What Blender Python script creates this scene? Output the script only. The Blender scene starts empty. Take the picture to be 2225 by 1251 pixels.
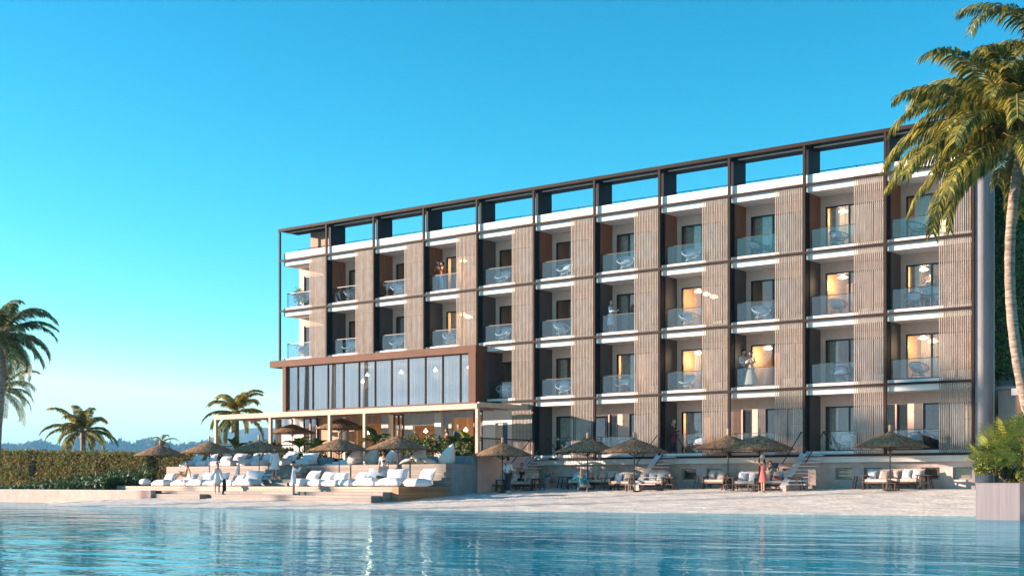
import bpy, math, random
from math import sin, cos, pi, radians, sqrt, atan2
from mathutils import Vector as V, Matrix, noise
random.seed(7)
scene = bpy.context.scene
COL = scene.collection
# ------------------------------------------------------------------ camera geometry (photo pixels -> world)
TH = .6578; FPX = 2940.; HZ = 1046.; CAM = V((64.23, -59.18, .37))
RV = V((cos(TH), sin(TH), 0)); FV = V((-sin(TH), cos(TH), 0))
def dirv(px, py): return FV + RV*((px-1112.5)/FPX) + V((0, 0, (HZ-py)/FPX))
def atY(px, py, y): d = dirv(px, py); return CAM + d*((y-CAM.y)/d.y)
def atX(px, py, x): d = dirv(px, py); return CAM + d*((x-CAM.x)/d.x)
def atD(px, py, t): return CAM + dirv(px, py)*t
def shore(x):
    y = -10.2 + .176*(x-47.6)
    return y if x > 2.3 else min(-11.0, -18.17+(2.3-x)*.63)
WZ = -.88
def bz(x, y):
    t = (-.6-y)/(-.6-shore(x))
    return .05-.93*max(t, 0.)
def atB(px, py):
    d = dirv(px, py); t = 30.
    while t < 120:
        p = CAM+d*t
        if p.z < bz(p.x, p.y): return V((p.x, p.y, bz(p.x, p.y)))
        t += .02
    return CAM+d*70
# ------------------------------------------------------------------ materials
def mat(name, col, rough=.7, var=.12, scale=3., bump=0., metal=0., kind='noise', col2=None, spec=.5, stretch=(1, 1, 1), bscale=None, trans=0.):
    m = bpy.data.materials.new(name); m.use_nodes = True
    nt = m.node_tree; n = nt.nodes; L = nt.links
    b = n['Principled BSDF']; b.inputs['Roughness'].default_value = rough; b.inputs['Metallic'].default_value = metal
    b.inputs['Specular IOR Level'].default_value = spec
    tc = n.new('ShaderNodeTexCoord'); mp = n.new('ShaderNodeMapping'); mp.inputs['Scale'].default_value = stretch
    L.new(tc.outputs['Object'], mp.inputs['Vector'])
    tx = n.new('ShaderNodeTexNoise'); tx.inputs['Scale'].default_value = scale; tx.inputs['Detail'].default_value = 6
    tx.inputs['Roughness'].default_value = .6
    L.new(mp.outputs['Vector'], tx.inputs['Vector'])
    rp = n.new('ShaderNodeValToRGB'); e = rp.color_ramp.elements
    c = col; d = col2 if col2 else tuple(max(0, x*(1-2.2*var)) for x in c)
    up = tuple(min(1, x*(1+.6*var)) for x in c)
    e[0].position = .32; e[0].color = (*d, 1); e[1].position = .68; e[1].color = (*up, 1)
    L.new(tx.outputs['Fac'], rp.inputs['Fac']); L.new(rp.outputs['Color'], b.inputs['Base Color'])
    if bump:
        t2 = n.new('ShaderNodeTexNoise'); t2.inputs['Scale'].default_value = bscale or scale*6; t2.inputs['Detail'].default_value = 5
        L.new(mp.outputs['Vector'], t2.inputs['Vector'])
        bp = n.new('ShaderNodeBump'); bp.inputs['Strength'].default_value = bump; bp.inputs['Distance'].default_value = .03
        L.new(t2.outputs['Fac'], bp.inputs['Height']); L.new(bp.outputs['Normal'], b.inputs['Normal'])
    if trans:
        tr = n.new('ShaderNodeBsdfTranslucent'); L.new(rp.outputs['Color'], tr.inputs['Color'])
        mx = n.new('ShaderNodeMixShader'); mx.inputs['Fac'].default_value = trans
        L.new(b.outputs['BSDF'], mx.inputs[1]); L.new(tr.outputs['BSDF'], mx.inputs[2])
        L.new(mx.outputs['Shader'], n['Material Output'].inputs['Surface'])
    return m
def planks(name, col, row=.14, width=2.6, rough=.65, vert=False):
    m = bpy.data.materials.new(name); m.use_nodes = True
    nt = m.node_tree; n = nt.nodes; L = nt.links; b = n['Principled BSDF']; b.inputs['Roughness'].default_value = rough
    tc = n.new('ShaderNodeTexCoord'); sp = n.new('ShaderNodeSeparateXYZ'); L.new(tc.outputs['Object'], sp.inputs['Vector'])
    ad = n.new('ShaderNodeMath'); ad.operation = 'ADD'; L.new(sp.outputs['X'], ad.inputs[0]); L.new(sp.outputs['Y'], ad.inputs[1])
    cb = n.new('ShaderNodeCombineXYZ')
    if vert: L.new(sp.outputs['Z'], cb.inputs['X']); L.new(ad.outputs[0], cb.inputs['Y'])
    else: L.new(ad.outputs[0], cb.inputs['X']); L.new(sp.outputs['Z'], cb.inputs['Y'])
    br = n.new('ShaderNodeTexBrick'); br.inputs['Scale'].default_value = 1.; br.inputs['Brick Width'].default_value = width
    br.inputs['Row Height'].default_value = row; br.inputs['Mortar Size'].default_value = .006; br.inputs['Bias'].default_value = -.1
    br.inputs['Color1'].default_value = (*[c*1.15 for c in col], 1); br.inputs['Color2'].default_value = (*[c*.72 for c in col], 1)
    br.inputs['Mortar'].default_value = (*[c*.3 for c in col], 1)
    L.new(cb.outputs['Vector'], br.inputs['Vector'])
    gr = n.new('ShaderNodeTexNoise'); gr.inputs['Scale'].default_value = 2.; gr.inputs['Detail'].default_value = 8
    mp = n.new('ShaderNodeMapping'); mp.inputs['Scale'].default_value = (2, 22, 1); L.new(cb.outputs['Vector'], mp.inputs['Vector']); L.new(mp.outputs['Vector'], gr.inputs['Vector'])
    mx = n.new('ShaderNodeMixRGB'); mx.blend_type = 'MULTIPLY'; mx.inputs['Fac'].default_value = .55
    rp = n.new('ShaderNodeValToRGB'); rp.color_ramp.elements[0].position = .3; rp.color_ramp.elements[1].position = .62
    rp.color_ramp.elements[0].color = (.45, .45, .45, 1)
    L.new(gr.outputs['Fac'], rp.inputs['Fac']); L.new(br.outputs['Color'], mx.inputs['Color1']); L.new(rp.outputs['Color'], mx.inputs['Color2'])
    L.new(mx.outputs['Color'], b.inputs['Base Color'])
    bp = n.new('ShaderNodeBump'); bp.inputs['Strength'].default_value = .4; bp.inputs['Distance'].default_value = .02
    L.new(mx.outputs['Color'], bp.inputs['Height']); L.new(bp.outputs['Normal'], b.inputs['Normal'])
    return m
def glass(name, tint, refl, add, rough=0.):
    m = bpy.data.materials.new(name); m.use_nodes = True; nt = m.node_tree; n = nt.nodes; L = nt.links
    n.remove(n['Principled BSDF'])
    t = n.new('ShaderNodeBsdfTransparent'); t.inputs['Color'].default_value = (*tint, 1)
    g = n.new('ShaderNodeBsdfGlossy'); g.inputs['Roughness'].default_value = rough; g.inputs['Color'].default_value = (*refl, 1)
    lw = n.new('ShaderNodeLayerWeight'); lw.inputs['Blend'].default_value = .5
    pw = n.new('ShaderNodeMath'); pw.operation = 'POWER'; pw.inputs[1].default_value = 3.; L.new(lw.outputs['Facing'], pw.inputs[0])
    ma = n.new('ShaderNodeMath'); ma.operation = 'MULTIPLY_ADD'; ma.use_clamp = True
    ma.inputs[1].default_value = .85; ma.inputs[2].default_value = add
    L.new(pw.outputs[0], ma.inputs[0])
    mx = n.new('ShaderNodeMixShader'); L.new(ma.outputs[0], mx.inputs['Fac']); L.new(t.outputs[0], mx.inputs[1]); L.new(g.outputs[0], mx.inputs[2])
    L.new(mx.outputs[0], n['Material Output'].inputs['Surface'])
    return m
def emis(name, col, s):
    m = bpy.data.materials.new(name); m.use_nodes = True; b = m.node_tree.nodes['Principled BSDF']
    b.inputs['Base Color'].default_value = (*col, 1); b.inputs['Emission Color'].default_value = (*col, 1); b.inputs['Emission Strength'].default_value = s
    return m
M = {}
M['white'] = mat('white_render', (.78, .74, .69), .8, .05, .8, .15, bscale=20)
M['plaster'] = mat('plaster_wall', (.82, .54, .43), .85, .09, 1.2, .35, bscale=14)
M['base'] = mat('basement_render', (.66, .53, .48), .9, .16, 1.1, .5, bscale=9)
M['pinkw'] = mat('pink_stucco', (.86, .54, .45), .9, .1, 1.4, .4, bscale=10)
M['conc'] = mat('pale_concrete', (.55, .53, .52), .8, .1, 1.5, .25, bscale=18)
M['grey'] = mat('grey_concrete', (.3, .3, .31), .8, .12, 1.5, .25, bscale=18)
M['steel'] = mat('dark_bronze_steel', (.036, .023, .018), .6, .1, 2., 0, spec=.1)
M['navy'] = mat('shaded_steel', (.011, .012, .016), .6, .15, 1.5, 0, spec=.15)  # same steel as seen in shade, its darker navy tone put into the colour
M['pand'] = mat('dark_panel', (.105, .08, .074), .5, .2, 1., .1, stretch=(1, 1, .15))
M['panw'] = mat('timber_panel', (.3, .12, .06), .5, .2, 3., .15, stretch=(6, 6, .3))
M['slat'] = mat('slat_timber', (.36, .285, .225), .6, .2, 4., .1, stretch=(4, 4, .4))
M['cap'] = mat('bronze_cladding', (.15, .07, .043), .6, .08, 1.2, .03, spec=.12)
M['pleaf'] = mat('planter_leaf', (.44, .43, .06), .5, .3, 6, trans=.4)
M['lilac'] = mat('shaded_lilac_render', (.3, .265, .27), .8, .08, 1.2, .2, bscale=16)  # shade on the rounded corner put into a darker base colour
M['pinklow'] = mat('sunlit_low_stucco', (.52, .35, .3), .9, .1, 1.4, .4, bscale=10)  # copy of the pink stucco, darkened to offset full sun on this wall
M['black'] = mat('black_frame', (.012, .012, .014), .4, .1)
M['pole'] = mat('dark_pole', (.03, .03, .035), .45, .1)
M['glass'] = glass('window_glass', (.95, .96, .96), (.95, .97, 1), .06)
M['rglass'] = glass('restaurant_glass', (.93, .95, .97), (.95, .97, 1), .17)
M['bglass'] = glass('balustrade_glass', (.88, .93, .95), (.9, .97, 1), .05)
M['room'] = mat('room_wall', (.6, .41, .27), .8, .12, 1.)
M['rfloor'] = planks('room_floor', (.24, .14, .08))
M['ceil'] = mat('room_ceiling', (.6, .53, .47), .8, .04)
M['curt'] = mat('curtain_cloth', (.66, .56, .46), .9, .1, 6)
M['sheer'] = mat('sheer_curtain', (.78, .77, .75), .9, .06, 6)
m_ = M['sheer']; n_ = m_.node_tree.nodes; t_ = n_.new('ShaderNodeBsdfTransparent'); x_ = n_.new('ShaderNodeMixShader'); x_.inputs['Fac'].default_value = .45
l_ = n_.new('ShaderNodeBsdfTranslucent'); l_.inputs['Color'].default_value = (.8, .76, .7, 1); y_ = n_.new('ShaderNodeMixShader')
L_ = m_.node_tree.links; L_.new(n_['Principled BSDF'].outputs[0], y_.inputs[1]); L_.new(l_.outputs[0], y_.inputs[2]); L_.new(t_.outputs[0], x_.inputs[1]); L_.new(y_.outputs[0], x_.inputs[2]); L_.new(x_.outputs[0], n_['Material Output'].inputs['Surface'])
M['rwall'] = mat('restaurant_wall', (.55, .5, .48), .8, .06, 1)
M['rib'] = mat('ribbed_panel', (.8, .68, .55), .6, .06)
M['lamp'] = emis('lit_lamp', (1., .7, .4), 1.2)
M['shade'] = emis('lit_shade', (1., .7, .35), 1.2)
M['glow'] = emis('lit_pendant', (1., .8, .6), 1.1)
M['wood'] = planks('shaded_deck', (.3, .245, .21))  # wood greyed so its colour carries the shade on the deck
M['woodo'] = planks('sunlit_deck', (.46, .22, .1))  # sunlight on the deck end put into an orange wood colour
M['woodl'] = planks('pale_deck', (.46, .35, .27))
M['beam'] = mat('pale_timber', (.62, .45, .33), .7, .14, 2.5, .2, stretch=(1, 1, 5))
M['reed'] = mat('reed_canopy', (.4, .27, .19), .9, .2, 9, .3)
M['panel'] = planks('oak_panel', (.5, .29, .16), row=.3, width=3., vert=True)
M['th1'] = mat('thatch_dark', (.25, .13, .065), .95, .3, 8)
M['th2'] = mat('thatch_mid', (.52, .29, .14), .95, .25, 8)
M['th3'] = mat('thatch_pale', (.72, .46, .26), .95, .2, 8)
M['cush'] = mat('white_canvas', (.76, .73, .72), .9, .05, 5, .6, bscale=5)
M['cushp'] = mat('blush_fabric', (.68, .5, .42), .9, .05, 5, .2, bscale=9)
M['cushg'] = mat('pale_grey_fabric', (.58, .6, .65), .9, .05, 5, .2, bscale=9)
M['cream'] = mat('cream_canvas', (.7, .66, .6), .9, .05, 5, .3, bscale=7)
M['teak'] = mat('dark_teak', (.1, .05, .032), .5, .2, 6, .1)
M['wire'] = mat('black_wire', (.02, .022, .03), .5, .1)
M['rattan'] = mat('white_rattan', (.72, .7, .69), .7, .08, 9)
M['ratb'] = mat('brown_rattan', (.32, .19, .12), .7, .15, 9)
M['ratd'] = mat('dark_rattan', (.07, .06, .065), .7, .15, 9)
M['leaf1'] = mat('leaf_dark', (.05, .095, .02), .55, .3, 4, trans=.25)
M['leaf2'] = mat('leaf_mid', (.11, .18, .034), .55, .3, 4, trans=.3)
M['leaf3'] = mat('leaf_bright', (.27, .32, .055), .55, .25, 4, trans=.35)
M['hed1'] = mat('hedge_leaf_olive', (.2, .19, .04), .6, .3, 3, trans=.45)
M['hed2'] = mat('hedge_leaf_rust', (.36, .23, .07), .6, .3, 3, trans=.45)
M['hed3'] = mat('hedge_leaf_green', (.15, .21, .04), .6, .3, 3, trans=.45)
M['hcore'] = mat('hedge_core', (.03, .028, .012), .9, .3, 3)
M['pl1'] = mat('palm_leaf_green', (.13, .155, .03), .6, .25, 3, trans=.3)
M['pl2'] = mat('palm_leaf_gold', (.52, .42, .07), .6, .25, 3, trans=.4)
M['pl3'] = mat('palm_leaf_deep', (.065, .095, .022), .6, .25, 3, trans=.2)
M['rach'] = mat('palm_midrib', (.3, .2, .06), .5, .15, 4)
M['bark'] = mat('palm_bark', (.4, .29, .22), .9, .35, 3, .6, stretch=(1, 1, 5), bscale=10)
M['barkd'] = mat('tree_bark', (.12, .085, .06), .9, .3, 4, .5)
M['ivy1'] = mat('ivy_deep', (.045, .115, .028), .5, .3, 4, trans=.15)
M['ivy2'] = mat('ivy_green', (.11, .25, .055), .5, .3, 4, trans=.2)
M['far'] = mat('far_foliage', (.07, .085, .06), .9, .3, .05)
M['hill'] = mat('far_hill', (.1, .11, .1), .95, .3, .01)
M['planter'] = mat('brushed_planter', (.4, .31, .3), .3, .08, 1., .02, metal=.5, stretch=(14, 14, .4))
M['annexw'] = planks('annex_cladding', (.4, .2, .12), row=.2, width=4, vert=True)
M['stairw'] = mat('stair_tread_stone', (.7, .68, .67), .8, .06, 2, .2)
M['bluest'] = mat('pale_stone_step', (.62, .68, .72), .7, .05, 2, .1)
M['skinA'] = mat('skin_tan', (.52, .27, .17), .55, .05, 6)
M['skinB'] = mat('skin_light', (.66, .4, .29), .55, .05, 6)
M['eye'] = mat('eye_dark', (.02, .015, .012), .3, 0)
M['lip'] = mat('lip', (.4, .12, .1), .5, 0)
def cloth(n, c): 
    M[n] = mat('cloth_'+n, c, .9, .1, 6, .25, bscale=12); return n
for n_, c_ in dict(cwhite=(.75, .74, .75), ctrouser=(.025, .03, .045), cteal=(.02, .22, .28), cpink=(.55, .2, .22), ccoral=(.7, .16, .14), cmaroon=(.14, .03, .045),
                   corange=(.45, .13, .025), cblue=(.06, .12, .2), cyellow=(.75, .5, .03), cblack=(.015, .015, .017), cgreen=(.06, .09, .05), cred=(.3, .03, .03),
                   cbeige=(.62, .48, .38), cjean=(.1, .2, .3), clight=(.55, .62, .66), hblack=(.012, .009, .008), hbrown=(.06, .03, .018), hblond=(.42, .24, .13), hgrey=(.3, .27, .25), hauburn=(.25, .08, .03), cstraw=(.75, .6, .48)).items(): cloth(n_, c_)
M['hstrap'] = M['cblack']
# ------------------------------------------------------------------ mesh builder
class MB:
    def __init__(s): s.v = []; s.f = []; s.mi = []
    def add(s, vs, fs, m=0):
        o = len(s.v); s.v += [tuple(x) for x in vs]
        for f in fs: s.f.append(tuple(i+o for i in f)); s.mi.append(m)
    def box(s, x0, x1, y0, y1, z0, z1, m=0):
        s.add([(x0, y0, z0), (x1, y0, z0), (x1, y1, z0), (x0, y1, z0), (x0, y0, z1), (x1, y0, z1), (x1, y1, z1), (x0, y1, z1)],
              [(0, 3, 2, 1), (4, 5, 6, 7), (0, 1, 5, 4), (1, 2, 6, 5), (2, 3, 7, 6), (3, 0, 4, 7)], m)
    def tube(s, pts, rad, n=6, m=0, cap=True, closed=False):
        pts = [V(p) for p in pts]; k = len(pts)
        if not hasattr(rad, '__len__'): rad = [rad]*k
        vs = []; a0 = None
        for i, p in enumerate(pts):
            if closed: t = pts[(i+1) % k]-pts[i-1]
            else: t = pts[min(i+1, k-1)]-pts[max(i-1, 0)]
            t.normalize()
            if a0 is None: a0 = V((0, 0, 1)) if abs(t.z) < .9 else V((1, 0, 0))
            a = a0-t*a0.dot(t)
            if a.length < 1e-4: a = V((1, 0, 0))-t*t.x
            a.normalize(); a0 = a; b = t.cross(a)
            for j in range(n):
                q = 2*pi*j/n; vs.append(p+(a*cos(q)+b*sin(q))*rad[i])
        fs = []
        for i in range(k if closed else k-1):
            i2 = (i+1) % k
            for j in range(n): fs.append((i*n+j, i*n+(j+1) % n, i2*n+(j+1) % n, i2*n+j))
        if cap and not closed: fs.append(tuple(range(n-1, -1, -1))); fs.append(tuple((k-1)*n+j for j in range(n)))
        s.add(vs, fs, m)
    def bar(s, p, q, w, m=0): s.tube([p, q], w*.7071, 4, m)
    def lathe(s, prof, n=16, m=0, c=(0, 0, 0), sx=1, sy=1):
        vs = [(c[0]+r*cos(2*pi*j/n)*sx, c[1]+r*sin(2*pi*j/n)*sy, c[2]+z) for r, z in prof for j in range(n)]
        fs = [(i*n+j, i*n+(j+1) % n, (i+1)*n+(j+1) % n, (i+1)*n+j) for i in range(len(prof)-1) for j in range(n)]
        fs.append(tuple(range(n-1, -1, -1))); fs.append(tuple((len(prof)-1)*n+j for j in range(n)))
        s.add(vs, fs, m)
    def ball(s, c, rx, ry, rz, n=12, k=8, m=0):
        prof = [(sin(pi*i/k), -cos(pi*i/k)) for i in range(k+1)]; prof[0] = (.02, -1); prof[-1] = (.02, 1)
        s.add([(c[0]+r*cos(2*pi*j/n)*rx, c[1]+r*sin(2*pi*j/n)*ry, c[2]+z*rz) for r, z in prof for j in range(n)],
              [(i*n+j, i*n+(j+1) % n, (i+1)*n+(j+1) % n, (i+1)*n+j) for i in range(k) for j in range(n)], m)
    def mesh(s, name, mats, smooth=False):
        me = bpy.data.meshes.new(name); me.from_pydata(s.v, [], s.f)
        for m in mats: me.materials.append(M[m] if isinstance(m, str) else m)
        me.polygons.foreach_set('material_index', s.mi)
        if smooth: me.polygons.foreach_set('use_smooth', [True]*len(s.f))
        me.update(); return me
    def rot(s, mtx):
        s.v = [tuple(mtx @ V(p)) for p in s.v]; return s
def bx(name, mats, *b):
    q = MB(); q.box(*b); return q.mesh(name, mats)
def part(name, me, parent=None, loc=(0, 0, 0), rz=0, label=None):
    o = bpy.data.objects.new(name, me); COL.objects.link(o); o.location = loc; o.rotation_euler = (0, 0, rz)
    if parent: o.parent = parent
    if label: o['label'] = label
    return o
def tag(o, label, cat, group=None):
    o['label'] = label; o['category'] = cat
    if group: o['group'] = group
    return o
def thing(name, label, cat, loc=(0, 0, 0), rz=0, group=None):
    o = part(name, None, None, loc, rz); o.empty_display_size = .2
    return tag(o, label, cat, group)
def setting(name, me, kind='structure'):
    o = part(name, me); o['kind'] = kind; return o
def dup(root, loc, rz=0, label=None, group=None, scale=None):
    r = root.copy(); COL.objects.link(r); r.location = loc; r.rotation_euler = (0, 0, rz)
    if label: r['label'] = label
    if group: r['group'] = group
    if scale: r.scale = (scale,)*3
    def rec(a, b):
        for ch in a.children:
            c = ch.copy(); COL.objects.link(c); c.parent = b; rec(ch, c)
    rec(root, r); return r
ORD = ['first', 'second', 'third', 'fourth', 'fifth', 'sixth', 'seventh', 'eighth', 'ninth', 'tenth', 'eleventh']
def holes(q, x0, x1, z0, z1, y0, y1, hs, m=0):       # wall in the XZ plane with rectangular openings
    xs = sorted({x0, x1, *[h[0] for h in hs], *[h[1] for h in hs]}); zs = sorted({z0, z1, *[h[2] for h in hs], *[h[3] for h in hs]})
    xs = [x for x in xs if x0 <= x <= x1]; zs = [z for z in zs if z0 <= z <= z1]
    for a, b in zip(xs, xs[1:]):
        run = None
        for c, d in zip(zs, zs[1:]):
            inn = any(h[0] <= (a+b)/2 <= h[1] and h[2] <= (c+d)/2 <= h[3] for h in hs)
            if inn:
                if run: q.box(a, b, y0, y1, run[0], run[1], m); run = None
            else: run = (run[0], d) if run else (c, d)
        if run: q.box(a, b, y0, y1, run[0], run[1], m)
# ------------------------------------------------------------------ setting: ground, beach, water, hills
def build_setting():
    q = MB(); nx, ny = 300, 120
    x0, x1 = -75, 85
    for i in range(nx+1):
        x = x0+(x1-x0)*i/nx; s = shore(x)
        for j in range(ny+1):
            t = j/ny*1.35; y = -.6+(s+.6)*t+(.6 if j == 0 else 0)
            z = bz(x, y) if j else .05
            r = x*RV.x+y*RV.y; f = x*FV.x+y*FV.y
            k = min(1, t*8)
            z += k*(noise.noise((r*1.3, f*2.6, 0))*.05+noise.noise((r*3.1+9, f*5.1, 3))*.032+noise.noise((r*.3, f*.5, 7))*.03)
            q.v.append((x, y, z))
    for i in range(nx):
        for j in range(ny):
            a = i*(ny+1)+j; q.f.append((a, a+1, a+ny+2, a+ny+1)); q.mi.append(0)
    m = mat('pale_sand', (.82, .75, .65), .95, .06, 1.1, .9, bscale=5, stretch=(1, 1.6, 1), col2=(.56, .51, .45))
    setting('beach', q.mesh('beach', [m], True))
    q = MB(); q.add([(-6590, -.02, .03), (590, -.02, .03), (590, 6590, .03), (-6590, 6590, .03)], [(0, 1, 2, 3)])
    q.add([(-6590, -60, -.05), (-74.9, -60, -.05), (-74.9, -.02, -.05), (-6590, -.02, -.05)], [(0, 1, 2, 3)])
    setting('ground', q.mesh('ground', [mat('dry_ground', (.2, .17, .11), .95, .3, .5)]))
    q = MB(); q.add([(-.9, 0, 0)], [])
    q = MB(); q.add([(-74.9, -600, -3), (590, -600, -3), (590, 0, -3), (-74.9, 0, -3)], [(0, 1, 2, 3)])
    setting('seabed', q.mesh('seabed', [mat('seabed_sand', (.2, .3, .3), .9, .2, .3)]))
    # water
    q = MB(); q.add([(-74.8, -500, WZ), (500, -500, WZ), (500, -.5, WZ), (-74.8, -.5, WZ)], [(0, 1, 2, 3)])
    m = bpy.data.materials.new('turquoise_water'); m.use_nodes = True; nt = m.node_tree; n = nt.nodes; L = nt.links
    n.remove(n['Principled BSDF'])
    tc = n.new('ShaderNodeTexCoord')
    def nz(sc, rot, scale, det, dist):
        mp = n.new('ShaderNodeMapping'); mp.inputs['Rotation'].default_value = (0, 0, rot); mp.inputs['Scale'].default_value = sc
        L.new(tc.outputs['Object'], mp.inputs['Vector'])
        t = n.new('ShaderNodeTexNoise'); t.inputs['Scale'].default_value = scale; t.inputs['Detail'].default_value = det; t.inputs['Distortion'].default_value = dist
        L.new(mp.outputs['Vector'], t.inputs['Vector']); return t
    a = nz((.5, 1., 1), -TH, .55, 3, .6); b = nz((.35, 1, 1), -TH-.15, 3.6, 3, .3)
    b1 = n.new('ShaderNodeBump'); b1.inputs['Strength'].default_value = .115; b1.inputs['Distance'].default_value = .5; L.new(a.outputs['Fac'], b1.inputs['Height'])
    b2 = n.new('ShaderNodeBump'); b2.inputs['Strength'].default_value = .06; b2.inputs['Distance'].default_value = .16; L.new(b.outputs['Fac'], b2.inputs['Height']); L.new(b1.outputs['Normal'], b2.inputs['Normal'])
    g = n.new('ShaderNodeBsdfGlossy'); g.inputs['Roughness'].default_value = .0; g.inputs['Color'].default_value = (.62, .9, 1., 1); L.new(b2.outputs['Normal'], g.inputs['Normal'])
    d = n.new('ShaderNodeBsdfDiffuse'); c = nz((.3, 1, 1), -TH, .12, 4, .4)
    rp = n.new('ShaderNodeValToRGB'); e = rp.color_ramp.elements; e[0].color = (.0, .2, .32, 1); e[1].color = (.015, .44, .56, 1); e[0].position = .38; e[1].position = .62
    L.new(c.outputs['Fac'], rp.inputs['Fac']); L.new(rp.outputs['Color'], d.inputs['Color']); L.new(b1.outputs['Normal'], d.inputs['Normal'])
    fr = n.new('ShaderNodeFresnel'); fr.inputs['IOR'].default_value = 1.33; L.new(b2.outputs['Normal'], fr.inputs['Normal'])
    ma = n.new('ShaderNodeMath'); ma.operation = 'MULTIPLY_ADD'; ma.inputs[1].default_value = .76; ma.inputs[2].default_value = .03; L.new(fr.outputs[0], ma.inputs[0])
    mx = n.new('ShaderNodeMixShader'); L.new(ma.outputs[0], mx.inputs['Fac']); L.new(d.outputs[0], mx.inputs[1]); L.new(g.outputs[0], mx.inputs[2])
    L.new(mx.outputs[0], n['Material Output'].inputs['Surface'])
    setting('water', q.mesh('water', [m]))
    # far hill
    q = MB(); c = atD(585, 1046, 5000); N = 40
    for i in range(N+1):
        for j in range(N+1):
            u = (i/N-.5)*2; w = (j/N-.5)*2; r = sqrt(u*u+w*w)
            h = 200*max(0, 1-r*r)**.8+noise.noise((u*3, w*3, 1))*3*(1-min(1, r))
            p = c+RV*u*415+FV*w*600; q.v.append((p.x, p.y, h-.5))
    for i in range(N):
        for j in range(N): a = i*(N+1)+j; q.f.append((a, a+N+1, a+N+2, a+1)); q.mi.append(0)
    setting('hill', q.mesh('hill', ['hill'], True))
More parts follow.
